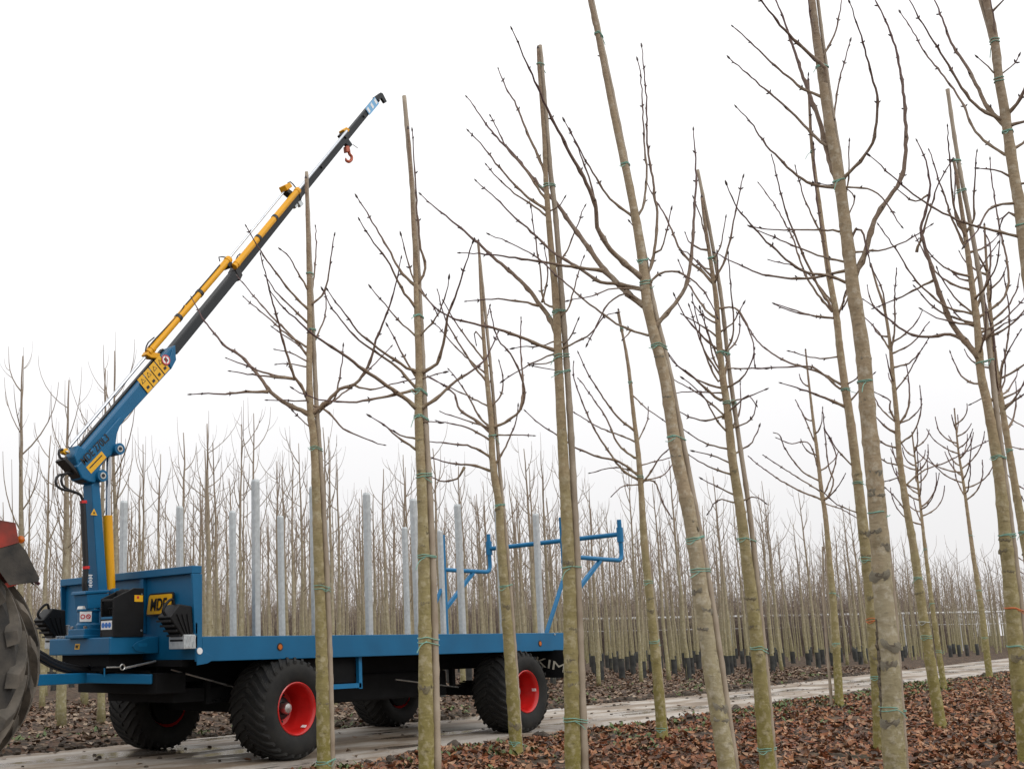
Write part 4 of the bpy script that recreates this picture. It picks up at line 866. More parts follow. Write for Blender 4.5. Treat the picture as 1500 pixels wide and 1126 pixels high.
    def ties(s, ys, mname='twine'):
        R = s.R
        for y in ys:
            i = s.at(y); p = s.c[i]; r = s.rad[i]+.004; V = []
            if hasattr(s, 'cc'):
                j = int(np.argmin(np.linalg.norm(s.cc-p, axis=1))); q = s.cc[j]; cr_ = s.cr[j]+.004
                if np.linalg.norm(q-p) > r+cr_+.05: q = p; cr_ = r
            else: q = p; cr_ = r
            ax = q-p; ax[2] = 0; dl = np.linalg.norm(ax); ax = ax/dl if dl > 1e-4 else np.cross(s.n, (0,0,1.)); ay = np.cross((0,0,1.), ax)
            mb = MB()
            for lp in range(2):
                V = []; dz0 = R.uniform(-.012, .012)+lp*.012; tl = R.uniform(-.12, .12)
                for k in range(25):
                    a = 2*math.pi*k/24; cx_, sx__ = math.cos(a), math.sin(a)
                    base = q if cx_ > 0 and dl > 1e-4 else p; rr = cr_ if cx_ > 0 and dl > 1e-4 else r
                    w = base+ax*cx_*rr+ay*sx__*rr; w = w+np.array((0, 0, dz0+tl*(cx_*r)+.003*math.sin(a*3+lp))); V.append(w)
                mb.tube(V, .0034, 5, cap=False)
            e0 = p-s.n*r+ax*r*.3; sg = R.choice((-1, 1))
            c, _ = crom([e0, e0+ax*sg*.05+np.array((0,0,-.03)), e0+ax*sg*.08+np.array((0,0,R.uniform(-.1,.03)))], .02); mb.tube(c, .003, 5)
            obj('twine_tie', mb, M[mname], s.t)

def T(base, label, seed, trunk, r0, r1, mname='bark'):
    t = Tree(base, label, seed, mname); t.trunk([base]+trunk, r0, r1); return t

# --- tree in front of the trailer's leading wheel
t = T((475, 1142), 'bare chestnut tree standing in front of the trailer front wheel', 1, [(471,950),(466,800),(460,650),(455,607),(453,544),(453.7,477),(452,395),(450,320),(448,262)], 12.5, 2.2)
t.cane([(487,1142),(481,900),(471,700),(464,600),(459.6,506),(455,400),(449,252)], 5, 'bamboo cane tied to the chestnut before the trailer front wheel')
t.knots(9, 640, [(700, -.5, .8), (855, .6, .9), (980, -.4, .8), (1030, .2, .8)])
for pts, r in (([(410,770),(370,750),(300,715),(250,670),(190,590),(130,530),(80,500),(0,405),(-50,315)], 5), ([(415,740),(380,660),(350,620),(310,490),(280,380),(250,270),(220,145)], 3.6),
    ([(400,545),(340,460),(250,370),(180,290),(130,230)], 2.6), ([(400,500),(330,460),(260,400),(200,350),(155,310)], 2.2), ([(405,355),(340,290),(270,200),(210,115),(165,35)], 2.6), ([(405,415),(340,350),(290,300),(240,230)], 2.5),
    ([(400,290),(370,220),(330,150),(302,125)], 2.2), ([(425,340),(432,200),(437,100),(435,35)], 2.3), ([(425,345),(470,290),(490,190),(508,70)], 2.5), ([(430,530),(470,390),(475,300),(465,280)], 2.3),
    ([(425,770),(480,720),(530,670),(590,650),(640,580),(680,460),(720,360),(750,260),(770,160)], 4.4), ([(425,760),(500,720),(525,640),(540,560),(543,505)], 2.6), ([(425,740),(465,745),(500,775),(545,825),(620,860),(700,888)], 2.6),
    ([(425,780),(470,740),(540,690),(620,620),(730,505)], 2.2), ([(410,580),(330,570),(285,572)], 1.6), ([(410,570),(330,525),(280,515)], 1.6), ([(410,720),(330,715),(250,713)], 1.7), ([(415,830),(380,790),(350,760)],1.5), ([(412,540),(370,500),(270,430)],1.8)):
    t.branch('C', pts, r)
for pts, r in (([(250,680),(160,680),(80,688),(0,688),(-50,690)], 2.8), ([(355,630),(250,610),(170,580),(90,550)], 2.6), ([(340,628),(250,620),(180,612),(105,600)], 2.2), ([(590,655),(650,670),(740,650),(820,630)], 1.8)): t.sub('C', pts, r)
t.ties([404, 480, 655, 858, 1112])

# --- second tree, mossy trunk, beside the trailer bed
t = T((625, 1188), 'bare mossy chestnut tree overlapping the middle of the trailer bed', 2, [(624,1050),(622,900),(619,750),(613,603),(614,544),(611,462),(608,368),(605,320),(602,250),(598,190)], 14.5, 2.0)
t.cane([(642,1188),(639,1050),(636,900),(630,740),(622,600),(616,470),(609,340),(600,230),(592,141)], 6.2, 'bamboo cane tied to the mossy chestnut before the trailer bed')
t.knots(8, 640, [(640, .3, .95), (690, -.8, .9), (800, -.5, .9), (880, .2, .8), (1010, -.3, 1.)])
for pts, r in (([(830,750),(790,710),(720,660),(620,590),(560,545),(460,480),(380,415),(300,340),(260,290)], 5), ([(820,680),(760,590),(700,545),(620,490),(550,420),(500,350),(465,285)], 3.2), ([(830,610),(770,570),(680,510),(600,440),(535,355),(485,285)], 3.4),
    ([(845,615),(910,570),(940,480),(950,400),(985,300),(1050,100)], 4), ([(850,750),(920,700),(970,650),(1060,590),(1110,540),(1150,450)], 4), ([(840,275),(865,200),(845,100),(835,-20),(815,-340)], 3), ([(830,360),(770,270),(720,170),(660,90),(610,10)], 3),
    ([(830,270),(770,210),(720,120),(650,0),(600,-80)], 3), ([(830,460),(770,410),(710,340),(655,275)], 2), ([(828,265),(800,180),(772,70)], 2), ([(830,630),(790,560),(750,480),(720,425)], 2.6), ([(850,460),(900,400),(940,320),(958,240)], 2.1),
    ([(830,915),(760,860),(690,800),(655,780)], 2.8), ([(825,860),(770,850),(710,815)], 2.2), ([(830,690),(820,675),(750,690),(660,710),(560,720),(470,715),(390,690),(350,670)], 3.4), ([(850,625),(935,605)], 1.6), ([(850,790),(880,798),(915,800)], 1.6), ([(845,270),(880,325),(910,370)], 2.2)):
    t.branch('C', pts, r)
t.ties([463, 570, 612, 700, 820, 940])

# --- third tree, close to the rear wheel
t = T((757, 1110), 'slender bare chestnut tree in front of the trailer rear wheel', 3, [(748,980),(738,850),(733,780),(731,740),(721.5,674),(719.6,618),(714,562),(708,488),(703.6,413),(701,354)], 11.5, 1.6)
t.cane([(764,1118),(753,940),(742,800),(733,700),(726,620),(717,520),(707,420),(700,352)], 3.6, 'bamboo cane tied behind the chestnut before the trailer rear wheel')
t.knots(7, 700, [(890, .1, 1.), (900, -.7, .8), (1060, 0, 1.), (830, .3, .8), (745, -.6, .9)])
for pts, r in (([(1120,840),(1060,790),(1000,750),(980,690),(930,650),(880,620)], 3.4), ([(1120,830),(1080,780),(1030,690),(990,630),(960,595)], 2.4), ([(1140,830),(1180,800),(1240,750),(1255,680),(1235,600),(1200,530),(1150,470),(1120,350)], 3.2), ([(1150,970),(1180,900),(1220,800),(1230,740)], 2.4),
    ([(1120,940),(1060,900),(980,885),(875,875)], 2.8), ([(1115,990),(1060,970),(960,960),(880,935)], 3.2), ([(1100,640),(1050,570),(980,460),(940,380),(915,285)], 2.4), ([(1100,560),(1030,470),(980,400),(940,330)], 2), ([(1110,620),(1000,520),(930,440),(895,405)], 1.8),
    ([(1130,750),(1165,690),(1170,620),(1157,565)], 2), ([(1115,745),(1040,700),(880,625)], 1.7), ([(1115,870),(1030,820),(915,795)], 2.4), ([(1110,830),(1020,790),(930,760)], 1.8), ([(1090,480),(1060,440),(1065,490)], 1.5), ([(1105,560),(1130,600),(1120,640)], 1.3), ([(1095,440),(1120,345)], 1.7)):
    t.branch('C', pts, r)
t.sub('C', [(1240,750),(1250,650),(1240,500),(1242,395)], 2.2); t.sub('C', [(1020,975),(990,1020),(930,1030),(860,1000)], 2.2); t.sub('C', [(1140,850),(1220,850),(1287,852)], 1.5)
t.ties([640, 738, 860, 1086], 'twine')

# --- fourth tree, tall with cane, at the trailer's tail
t = T((840, 1166), 'tall bare chestnut tree overlapping the rear end of the trailer', 4, [(836,950),(832,800),(824,650),(819,555),(814,438),(806,350),(800,270),(797,200),(790,110),(788,72)], 14.2, 2.2)
t.cane([(858,1168),(850,950),(844,790),(834,594),(826,477),(814,318),(806,249),(798,150),(791,67)], 6, 'bamboo cane tied to the tall chestnut at the trailer tail')
t.knots(8, 570, [(822, -.2, 1.15), (980, -.7, .9), (920, .5, .8), (632, .2, .9), (1005, .4, .9)])
for pts, r in (([(435,985),(415,940),(385,900),(340,840),(260,770),(205,720),(130,655),(60,600),(35,575)], 5.2), ([(420,1040),(380,1015),(310,985),(200,955),(120,935),(60,890),(30,840)], 4), ([(420,1040),(350,1075),(280,1118)], 2), ([(397,520),(370,440),(345,390),(315,310),(290,270),(262,205)], 3.2),
    ([(400,630),(330,565),(270,500),(215,430),(175,388)], 3), ([(405,640),(370,610),(310,570),(260,525),(228,488)], 2.2), ([(420,905),(395,890),(385,800),(370,700),(358,615)], 2.2), ([(440,800),(455,755),(480,700),(515,610)], 2), ([(450,930),(465,910),(490,830),(512,760)], 2), ([(455,1010),(470,1000),(495,945)], 1.8),
    ([(450,1035),(530,985),(570,935),(605,922)], 2.4), ([(425,1050),(410,1070),(350,1075),(430,1090)], 1.5), ([(397,590),(375,550),(325,480),(290,440),(240,345)], 2.6), ([(405,620),(440,610),(455,585)], 1.6), ([(420,1005),(380,1020),(330,1020),(310,1025)], 1.6)):
    t.branch('A', pts, r)
t.sub('A', [(380,900),(330,888),(250,880),(170,887)], 2.3); t.sub('A', [(390,890),(405,830),(405,790),(398,735)], 1.8)
t.ties([93, 270, 456, 525, 545, 836, 1055])

# --- fifth tree, leaning, thick limbs
t = T((1072, 1176), 'leaning bare chestnut tree with thick dark limbs and grey trunk', 5, [(1060,1090),(1042,980),(1026,860),(1011,760),(990,660),(975,560),(958,490),(948,447),(943,398),(935.6,348),(923,278),(911,224),(898,164),(886,104),(873,40),(863,-5),(855,-50)], 15.5, 3.0, 'bark_grey')
t.cane([(1086,1180),(1046,900),(1018,740),(994,614),(979,536),(955,434),(940,350),(918,239),(895,125),(868,0),(862,-30)], 5, 'bamboo cane tied to the leaning chestnut with thick limbs')
t.knots(7, 620, [(868, -.7, 1.0), (924, -.5, 1.1), (892, .7, .9), (1030, .5, 1.), (1055, .3, .8), (585, -.2, 1.), (525, -.1, .9), (670, -.1, .8)])
for pts, r in (([(690,905),(650,870),(570,790),(520,720),(480,670),(430,595),(380,545),(315,465),(240,385),(180,300),(170,288)], 6.2), ([(690,830),(650,790),(600,745),(570,700),(552,670),(548,610),(520,540),(480,465),(420,350),(370,240),(320,130),(303,90)], 6),
    ([(655,640),(590,585),(535,500),(490,420),(458,360)], 2.8), ([(655,640),(690,600),(697,500),(690,400),(685,290),(680,210),(672,180)], 2.6), ([(700,830),(715,770),(728,690),(728,620),(715,530),(700,420),(697,290),(684,140)], 3.4), ([(730,970),(760,920),(810,850),(830,750),(838,620),(845,520),(840,430),(836,385)], 4.8),
    ([(700,860),(660,845),(600,835),(560,830),(500,790),(420,740),(360,685),(300,630),(245,575),(198,535)], 4), ([(700,985),(640,968),(590,940),(500,870),(420,800),(370,755),(300,718),(237,692)], 2.5), ([(690,905),(640,865),(590,890),(560,940),(525,1010)], 2.4),
    ([(710,850),(730,810),(780,800),(840,830),(880,880),(905,930)], 2.8), ([(690,855),(600,850),(540,870),(470,885)], 2), ([(545,90),(540,60),(530,5)], 2.2), ([(575,200),(560,150),(552,95)], 2), ([(675,700),(650,655)], 1.4), ([(620,440),(585,270),(565,180)], 2)):
    t.branch('A', pts, r)
t.sub('A', [(570,797),(480,785),(380,770),(240,750),(152,745)], 3.4); t.sub('A', [(552,670),(545,590),(520,500),(475,388)], 2.4); t.sub('A', [(722,745),(740,735),(755,690),(770,620)], 1.7); t.sub('A', [(650,975),(630,998)], 1.3)
t.ties([50, 243, 382, 416, 510, 640, 788, 840])

# --- sixth tree
t = T((1126, 1140), 'bare chestnut tree with green mossy foot right of the leaning one', 6, [(1118,1050),(1108,930),(1095,830),(1085,750),(1073,673),(1065,594),(1059,555),(1053,497),(1049,438),(1041,383),(1032,323),(1028,290)], 13.5, 2.2)
t.cane([(1136,1142),(1124,1000),(1112,880),(1098,750),(1082,640),(1068,540),(1057,440),(1042,350),(1022,249)], 4.4, 'bamboo cane tied to the mossy-footed chestnut by the leaning tree')
t.knots(8, 640, [(878, -.3, 1.0), (890, .5, .9), (915, -.6, 1.1), (765, .1, .8), (690, -.2, .9), (985, 0, .8)])
for pts, r in (([(750,575),(690,525),(640,480),(590,445),(565,415)], 3.2), ([(770,640),(720,590),(650,540),(580,500)], 2), ([(760,640),(700,655),(640,640),(600,620)], 2.4), ([(775,500),(780,420),(720,370),(660,310),(620,260),(585,190)], 3), ([(740,500),(690,380),(670,280),(650,190)], 2.2), ([(745,450),(710,330),(690,250)], 2), ([(750,500),(700,400),(665,310),(640,230)], 2.2),
    ([(780,460),(850,460),(920,460)], 1.7), ([(790,600),(850,570),(920,540)], 2), ([(810,690),(870,650),(890,590)], 2), ([(790,860),(720,830),(640,785)], 2.2), ([(800,940),(740,900),(690,875)], 2), ([(780,770),(700,740),(620,690)], 2), ([(800,960),(750,950),(710,1000)], 1.8), ([(830,950),(880,940),(920,960)], 2), ([(815,790),(870,740),(900,680)], 2), ([(760,640),(810,600),(860,560),(885,590)], 2.4),
    ([(745,480),(730,420),(700,300),(680,240)], 2), ([(740,280),(700,240),(640,150),(600,60)], 2.4), ([(755,330),(800,290),(840,220)], 2), ([(800,830),(740,790),(660,770)],1.8), ([(760,560),(650,545),(590,552)],1.8), ([(790,700),(740,650),(690,560),(620,500)],2)):
    t.branch('D', pts, r)
t.branch('A', [(890,840),(860,800),(800,740),(760,650),(720,580),(700,540)], 3); t.branch('B', [(95,770),(110,730),(130,660),(150,560),(165,490)], 2.6); t.branch('B', [(95,770),(60,740),(20,700),(0,690)], 2.4); t.branch('B', [(110,930),(60,900),(0,865)], 2); t.branch('B', [(120,960),(140,900),(125,700)], 2); t.branch('B', [(100,850),(150,850),(190,930),(198,1000)], 2.2)
t.branch('B', [(75,690),(50,600),(30,545)], 2); t.branch('B', [(80,720),(100,690),(118,600)], 1.6)
t.wild(8, 640, 330, 110, 1.9); t.ties([378, 520, 588, 792, 950, 1095])

# --- thin tree on the verge
t = T((971, 1087), 'thin bare chestnut tree on the verge past the trailer tail', 7, [(962,980),(950,860),(943,790),(940,731),(938,704),(934,657),(928,606),(920,536),(912,489),(906,455)], 9.5, 1.6)
t.cane([(977,1090),(965,960),(952,840),(944,760),(938,680),(928,600),(920,530),(905,458)], 3.2, 'bamboo cane tied to the thin verge chestnut past the trailer')
t.knots(6, 740, [(895, -.2, 1.), (930, .2, .7)])
for pts, r in (([(440,880),(390,840),(330,760),(280,680),(240,590),(205,490),(205,440)], 2.6), ([(440,860),(380,810),(300,790),(220,760),(180,735),(130,700),(70,660),(28,622)], 2.8), ([(430,790),(370,740),(330,650),(270,560),(225,500)], 2.4), ([(430,690),(370,640),(310,560),(260,480),(225,405)], 2.4), ([(430,740),(380,710),(300,680),(200,620)], 1.8),
    ([(440,850),(360,830),(270,850)], 1.6), ([(470,890),(500,840),(530,790),(575,750)], 2.4), ([(465,885),(540,860),(580,810)], 1.7), ([(465,880),(510,885),(540,960),(570,1015)], 1.8), ([(450,740),(480,660),(485,610)], 1.5), ([(425,560),(480,610),(550,660)], 1.4), ([(450,900),(390,900),(350,935)],1.5), ([(445,820),(540,800),(580,790)],1.4)):
    t.branch('D', pts, r)
t.ties([482, 560, 700, 855, 943, 1068])

# --- big trunk with split bark
t = T((1315, 1166), 'largest bare chestnut tree with split bark and big knots', 8, [(1308,1080),(1301,950),(1293,860),(1284,731),(1272,614),(1264,517),(1249,419),(1247,400),(1237,320),(1226.5,245),(1216,192),(1205,117),(1197,64),(1189,0),(1184,-50)], 19, 5.5, 'bark_grey')
t.cane([(1330,1168),(1318,1000),(1307,860),(1292,731),(1278,614),(1262,480),(1248,370),(1232,240),(1216,140),(1198,0),(1194,-40)], 4.5, 'bamboo cane tied behind the largest chestnut with split bark')
t.knots(6, 700, [(783, -.75, 1.1), (800, .6, 1.0), (838, -.2, 1.15), (945, .3, .9), (975, .05, 1.15), (1055, -.2, 1.), (588, -.1, .9), (690, .2, .8), (730, .1, .9), (470, -.4, .8), (528, .5, .7)])
mbk = MB(); ck = []
for k in range(26):
    y = 905+k*6; i = t.at(y); rt_ = np.cross(t.n, (0,0,1.)); w = -t.n*.45-rt_*.89; w /= np.linalg.norm(w); ck.append(t.c[i]+w*t.rad[i]*(.99+.03*math.sin(k*1.7)))
mbk.tube(ck, [.004+.012*math.sin(math.pi*min(1, (k+1)/26))*(1+.4*math.sin(k*2.1)) for k in range(26)], 6); obj('bark_split', mbk, M['scar'], t.t)
for pts, r in (([(440,575),(425,500),(395,410),(375,330),(345,250),(310,150),(280,60),(255,0),(240,-40)], 6.5), ([(400,235),(390,190),(350,150),(300,105),(255,55),(215,0),(190,-40)], 4.6), ([(390,272),(330,245),(290,210),(240,170),(190,120),(140,75)], 3), ([(400,395),(385,395),(330,340),(290,300),(245,260),(180,205),(130,162)], 3.2), ([(425,520),(370,510),(310,480),(270,440),(230,400),(190,340),(150,297)], 3.4),
    ([(475,765),(500,700),(530,600),(570,540),(600,490),(612,420),(612,320),(600,200),(575,100),(545,30),(530,0),(520,-40)], 6), ([(445,500),(490,440),(525,380),(535,280),(520,210),(490,100),(460,10)], 3.8), ([(400,390),(415,330),(430,230),(460,115)], 2.4), ([(395,165),(415,100),(430,40),(437,0)], 2.5), ([(450,745),(340,765),(230,755),(150,725),(90,695)], 3.2), ([(450,720),(370,700),(280,665),(190,625)], 2.4), ([(440,640),(330,632),(230,630),(190,622)], 2.3),
    ([(445,775),(400,755),(330,745),(260,690),(190,620),(150,570),(122,510)], 3.2), ([(445,690),(470,640),(490,630),(510,700),(515,725)], 3.4), ([(460,690),(505,690),(560,685),(620,660),(680,620)], 2.4), ([(445,515),(510,520),(550,545),(600,620)], 2.2), ([(440,565),(455,500),(458,390)], 1.9), ([(430,640),(470,560),(455,520),(380,505)], 1.7), ([(470,800),(450,790),(440,840)], 2), ([(365,120),(350,40),(345,0)], 3)):
    t.branch('B', pts, r)
t.ties([98, 270, 558, 756, 1040])

# --- trunk half hidden by the split one
t = T((1291, 1105), 'bare chestnut tree half hidden behind the one with split bark', 9, [(1286,1000),(1276,880),(1264,770),(1248,634),(1238,567.5),(1230,509),(1224.5,458),(1213,394),(1200,298.5),(1189,213),(1184,118)], 12, 1.8)
t.knots(8, 660, [(780, .1, 1.1), (872, .2, 1.), (812, 0, .9), (960, .3, .9)])
for pts, r in (([(405,565),(330,520),(250,490),(170,465)], 3.4), ([(380,480),(310,420),(260,400),(150,405),(0,410)], 2.4), ([(385,480),(300,420),(180,380),(90,320),(30,240),(0,190)], 2.5), ([(365,220),(280,210),(190,190),(145,170)], 2.3), ([(375,370),(300,370),(200,345)], 1.7), ([(400,470),(440,450),(460,430)], 2), ([(375,200),(410,160),(420,100)], 2.2), ([(405,540),(450,500),(510,430)], 2.2), ([(440,780),(380,720),(330,640)], 1.8), ([(460,960),(380,920),(320,870)],1.5)):
    t.branch('E', pts, r)
for pts, r in (([(420,860),(380,800),(340,720),(310,650),(280,570),(245,430)], 3), ([(405,790),(385,650),(365,520),(360,400)], 2.6), ([(405,850),(340,760),(300,650),(250,560),(210,505)], 2.4), ([(425,870),(450,800),(460,700)], 2.2), ([(390,660),(340,560),(310,460)], 2), ([(410,840),(370,780),(330,740),(240,715)], 2), ([(420,880),(370,870),(300,850),(255,835)], 2), ([(365,450),(352,330),(345,210)], 2)):
    t.branch('B', pts, r)
t.ties([225, 570, 705, 818, 992]); t.ties([905], 'twine_o')

# --- slim verge tree further along
t = T((1230, 1036), 'slim bare chestnut tree at the track edge with low side twigs', 10, [(1222,900),(1215,820),(1209,755),(1203,716),(1197,661),(1191,614),(1183.5,548),(1180,513)], 7.2, 1.3)
t.knots(4, 760)
for pts, r in (([(310,905),(230,865),(150,820),(80,770),(45,740)], 2), ([(305,830),(240,790),(180,710),(160,660),(140,650)], 1.8), ([(305,870),(200,800),(100,735)], 1.6), ([(340,890),(360,830),(340,760),(320,560)], 1.8), ([(330,870),(370,750),(350,680),(330,640)], 1.7), ([(300,700),(250,590),(220,530)], 1.6), ([(320,800),(270,690),(200,690),(150,670)], 1.6), ([(335,910),(400,940),(450,970)], 1.4)):
    t.branch('E', pts, r)
t.wild(6, 740, 560, 70, 1.5); t.cane([(1219,1040),(1208,900),(1205,800)], 2.2, 'bamboo cane beside the slim verge chestnut with low twigs'); t.ties([868, 944])

# --- eleventh
t = T((1379, 1068), 'bare chestnut tree of mid size with white and green ties', 11, [(1366,990),(1352,900),(1338,800),(1330,755),(1322,704),(1316,653),(1314,614),(1308.5,556),(1303,497),(1295,450),(1285,420),(1276,388)], 9.5, 1.5)
t.knots(6, 720, [(870, -.2, .9), (912, .1, .9)])
for pts, r in (([(600,660),(560,630),(520,590)], 3), ([(610,630),(640,560),(645,480),(635,400)], 2.4), ([(605,620),(570,560),(575,530),(520,500)], 2.4), ([(575,350),(610,340),(660,310),(715,240)], 2), ([(575,340),(520,260),(480,220)], 2), ([(620,770),(560,760),(500,720)], 1.7), ([(625,850),(700,790),(780,760),(940,680)], 1.8), ([(615,820),(560,830)], 1.5), ([(580,400),(640,390),(690,340),(715,300)], 2), ([(605,690),(660,650),(690,560),(685,480)], 1.9), ([(570,350),(590,250),(590,130),(597,40)], 2.2), ([(560,220),(545,120),(500,20)], 2), ([(590,490),(640,430),(690,340)], 1.7), ([(600,610),(540,560),(500,490)],1.7), ([(640,960),(600,900),(560,860)],1.4)):
    t.branch('E', pts, r)
t.wild(8, 690, 430, 90, 1.7); t.ties([844, 935]); t.ties([912], 'twine_w')

# --- right-hand tree with strong curving limbs
t = T((1507, 1125), 'bare chestnut tree with curving limbs and an orange tie', 12, [(1493,1000),(1484,900),(1475,810),(1463,692),(1447,595),(1437,548),(1431.6,478),(1424,419),(1418,373),(1412,330),(1406,290),(1401,255),(1397,235)], 14.5, 2.4)
t.cane([(1518,1128),(1500,930),(1480,760),(1462,620),(1448,500),(1434,400),(1420,320),(1408,260),(1398,200),(1388,131)], 5, 'bamboo cane tied to the chestnut with curving limbs')
t.knots(7, 700, [(794, -.1, 1.1), (808, -.7, .9), (835, .1, 1.), (960, .3, 1.1), (1010, -.2, .9)])
for pts, r in (([(815,985),(770,930),(735,880),(700,790),(680,720),(655,640),(665,590),(680,520),(670,450),(645,390)], 6), ([(810,970),(745,920),(680,925),(620,915),(560,870),(500,825)], 4.2), ([(800,890),(740,870),(690,845),(640,790)], 2.6), ([(800,860),(720,840),(640,770),(590,690),(540,620)], 2.4), ([(790,700),(740,600),(720,540),(700,480),(678,415)], 2.6), ([(775,660),(745,560),(735,450),(728,350)], 2.6),
    ([(785,640),(800,600),(800,540),(808,420)], 2.4), ([(805,845),(840,760),(845,680),(830,640)], 3.2), ([(820,880),(880,820),(895,750),(870,620),(850,500),(845,440)], 2.6), ([(825,920),(880,880),(938,820)], 2.5), ([(815,940),(870,900),(935,865)], 2.4), ([(790,800),(740,780),(690,740),(640,650)], 2.4), ([(775,640),(750,600),(748,480)], 2), ([(795,790),(830,720),(865,670)], 2), ([(800,860),(760,830),(720,780),(700,740)], 2)):
    t.branch('B', pts, r)
t.sub('B', [(690,770),(650,790),(590,820),(530,845)], 2.2); t.sub('F', [(120,1040),(180,850),(210,760),(262,668)], 2.2); t.sub('F', [(175,800),(110,830),(40,780)], 1.8)
t.wild(10, 590, 330, 150, 2.2); t.ties([226, 285, 535, 668, 780, 948]); t.ties([894], 'twine_o')

# --- thick trunk cut by the frame's edge
t = T((1592, 1180), 'bare chestnut tree with thick trunk and many low limbs beyond the curving-limbed one', 13, [(1578,1040),(1560,880),(1538,690),(1516,480),(1500,355),(1493.6,302),(1486.5,263),(1481,227),(1476,192),(1470,153),(1463,114),(1458,67),(1451,28),(1444,-5),(1438,-50)], 17, 5.5, 'bark_grey')
t.cane([(1606,1182),(1568,850),(1532,560),(1504,350),(1478,180),(1455,70),(1436,0),(1430,-30)], 4.5, 'bamboo cane tied to the thick trunk with many low limbs')
t.knots(6, 400)
for pts, r in (([(490,520),(430,460),(390,400),(330,280),(270,190),(230,90),(195,0),(180,-40)], 4.6), ([(480,500),(420,470),(370,440),(310,370),(270,300),(200,190),(140,90),(90,0)], 3.4), ([(490,640),(480,635),(410,590),(350,520),(320,450),(280,380),(220,300),(150,210),(110,140),(55,55)], 2.8), ([(540,975),(450,950),(370,935),(250,890),(150,830),(80,780),(0,710),(-70,645)], 3), ([(525,835),(440,850),(400,890),(370,950),(320,1010)], 3), ([(545,910),(500,875),(475,900),(465,930)], 3.4),
    ([(515,740),(460,705),(380,695)], 2.5), ([(500,470),(540,420),(563,370),(600,250)], 4.4), ([(500,520),(580,495),(650,430)], 4), ([(515,620),(570,580),(630,500)], 3.4), ([(455,315),(420,280),(375,240)], 1.8), ([(460,320),(520,270),(540,235)], 1.6), ([(440,185),(440,90),(425,0)], 2.6), ([(425,60),(470,10),(500,-30)], 2.6), ([(530,760),(600,740),(680,650)], 2.5), ([(540,700),(520,640)], 2)):
    t.branch('F', pts, r)
t.ties([58, 120, 198, 332, 550, 800])

# --- second trunk beside the curving-limbed tree
t = T((1552, 1085), 'bare chestnut tree close behind the curving-limbed one', 14, [(1532,960),(1512,850),(1497,770),(1485,700),(1475,640),(1467,590),(1458,530),(1452,470),(1446,400),(1442,330)], 10.5, 1.6)
t.knots(5, 700)
for pts, r in (([(1000,530),(1040,500),(1075,470)], 2.6), ([(1005,560),(1040,530),(1110,480)], 2.4), ([(985,500),(1000,380),(1060,270)], 2.2), ([(975,450),(1010,330),(1020,200),(1000,60)], 2.2), ([(990,560),(930,520),(880,540)], 1.8)): t.branch('E', pts, r)
t.wild(16, 640, 380, 120, 2.0); t.ties([660, 780, 900])

# --- thinner ones further down the verge
for i, (b, tr_, r0, lab) in enumerate((((1450, 994), [(1436,880),(1425.7,813),(1412,712),(1404,661),(1398,599)], 5.5, 'thin bare chestnut tree at the track bend beyond the mossy trunks'),
        ((1384, 1013), [(1370,920),(1357,820),(1349.5,751),(1342,685),(1336,634)], 5, 'thin bare chestnut tree with a pale straight stem beside the white-tied one'))):
    t = T(b, lab, 30+i, tr_, r0, 1.1); t.knots(4, 800); t.wild(20, tr_[2][1]+20, tr_[-1][1]+20, 85, 1.35); t.ties([b[1]-60, b[1]-130, b[1]-210])
for i, (x, y, h) in enumerate(((31., -.55, 5.2), (36.5, -.2, 5.0), (43, .4, 5.1), (50, 1.0, 5.3), (58, 1.6, 5.0), (16, -3.9, 5.2), (22, -3.6, 5.0), (28, -3.4, 5.2), (35, -3.2, 5.0), (43, -2.9, 5.1), (52, -2.6, 5.0))):
    q = pix((x, y, gz(x, y))); tp = pix((x-.05, y, h)); 
    if q[0] > 1640: continue
    t = T((q[0], q[1]), 'bare chestnut tree in the receding verge row toward the track bend', 60+i, [((q[0]*.6+tp[0]*.4)+1, q[1]*.6+tp[1]*.4), ((q[0]*.3+tp[0]*.7)-1, q[1]*.3+tp[1]*.7), tp[:2]], .062*F_PX/q[2], .012*F_PX/q[2])
    t.wild(18, q[1]+(tp[1]-q[1])*.45, q[1]+(tp[1]-q[1])*.92, 1.3*F_PX/q[2], max(.9, .015*F_PX/q[2])); t.ties([q[1]+(tp[1]-q[1])*.25])

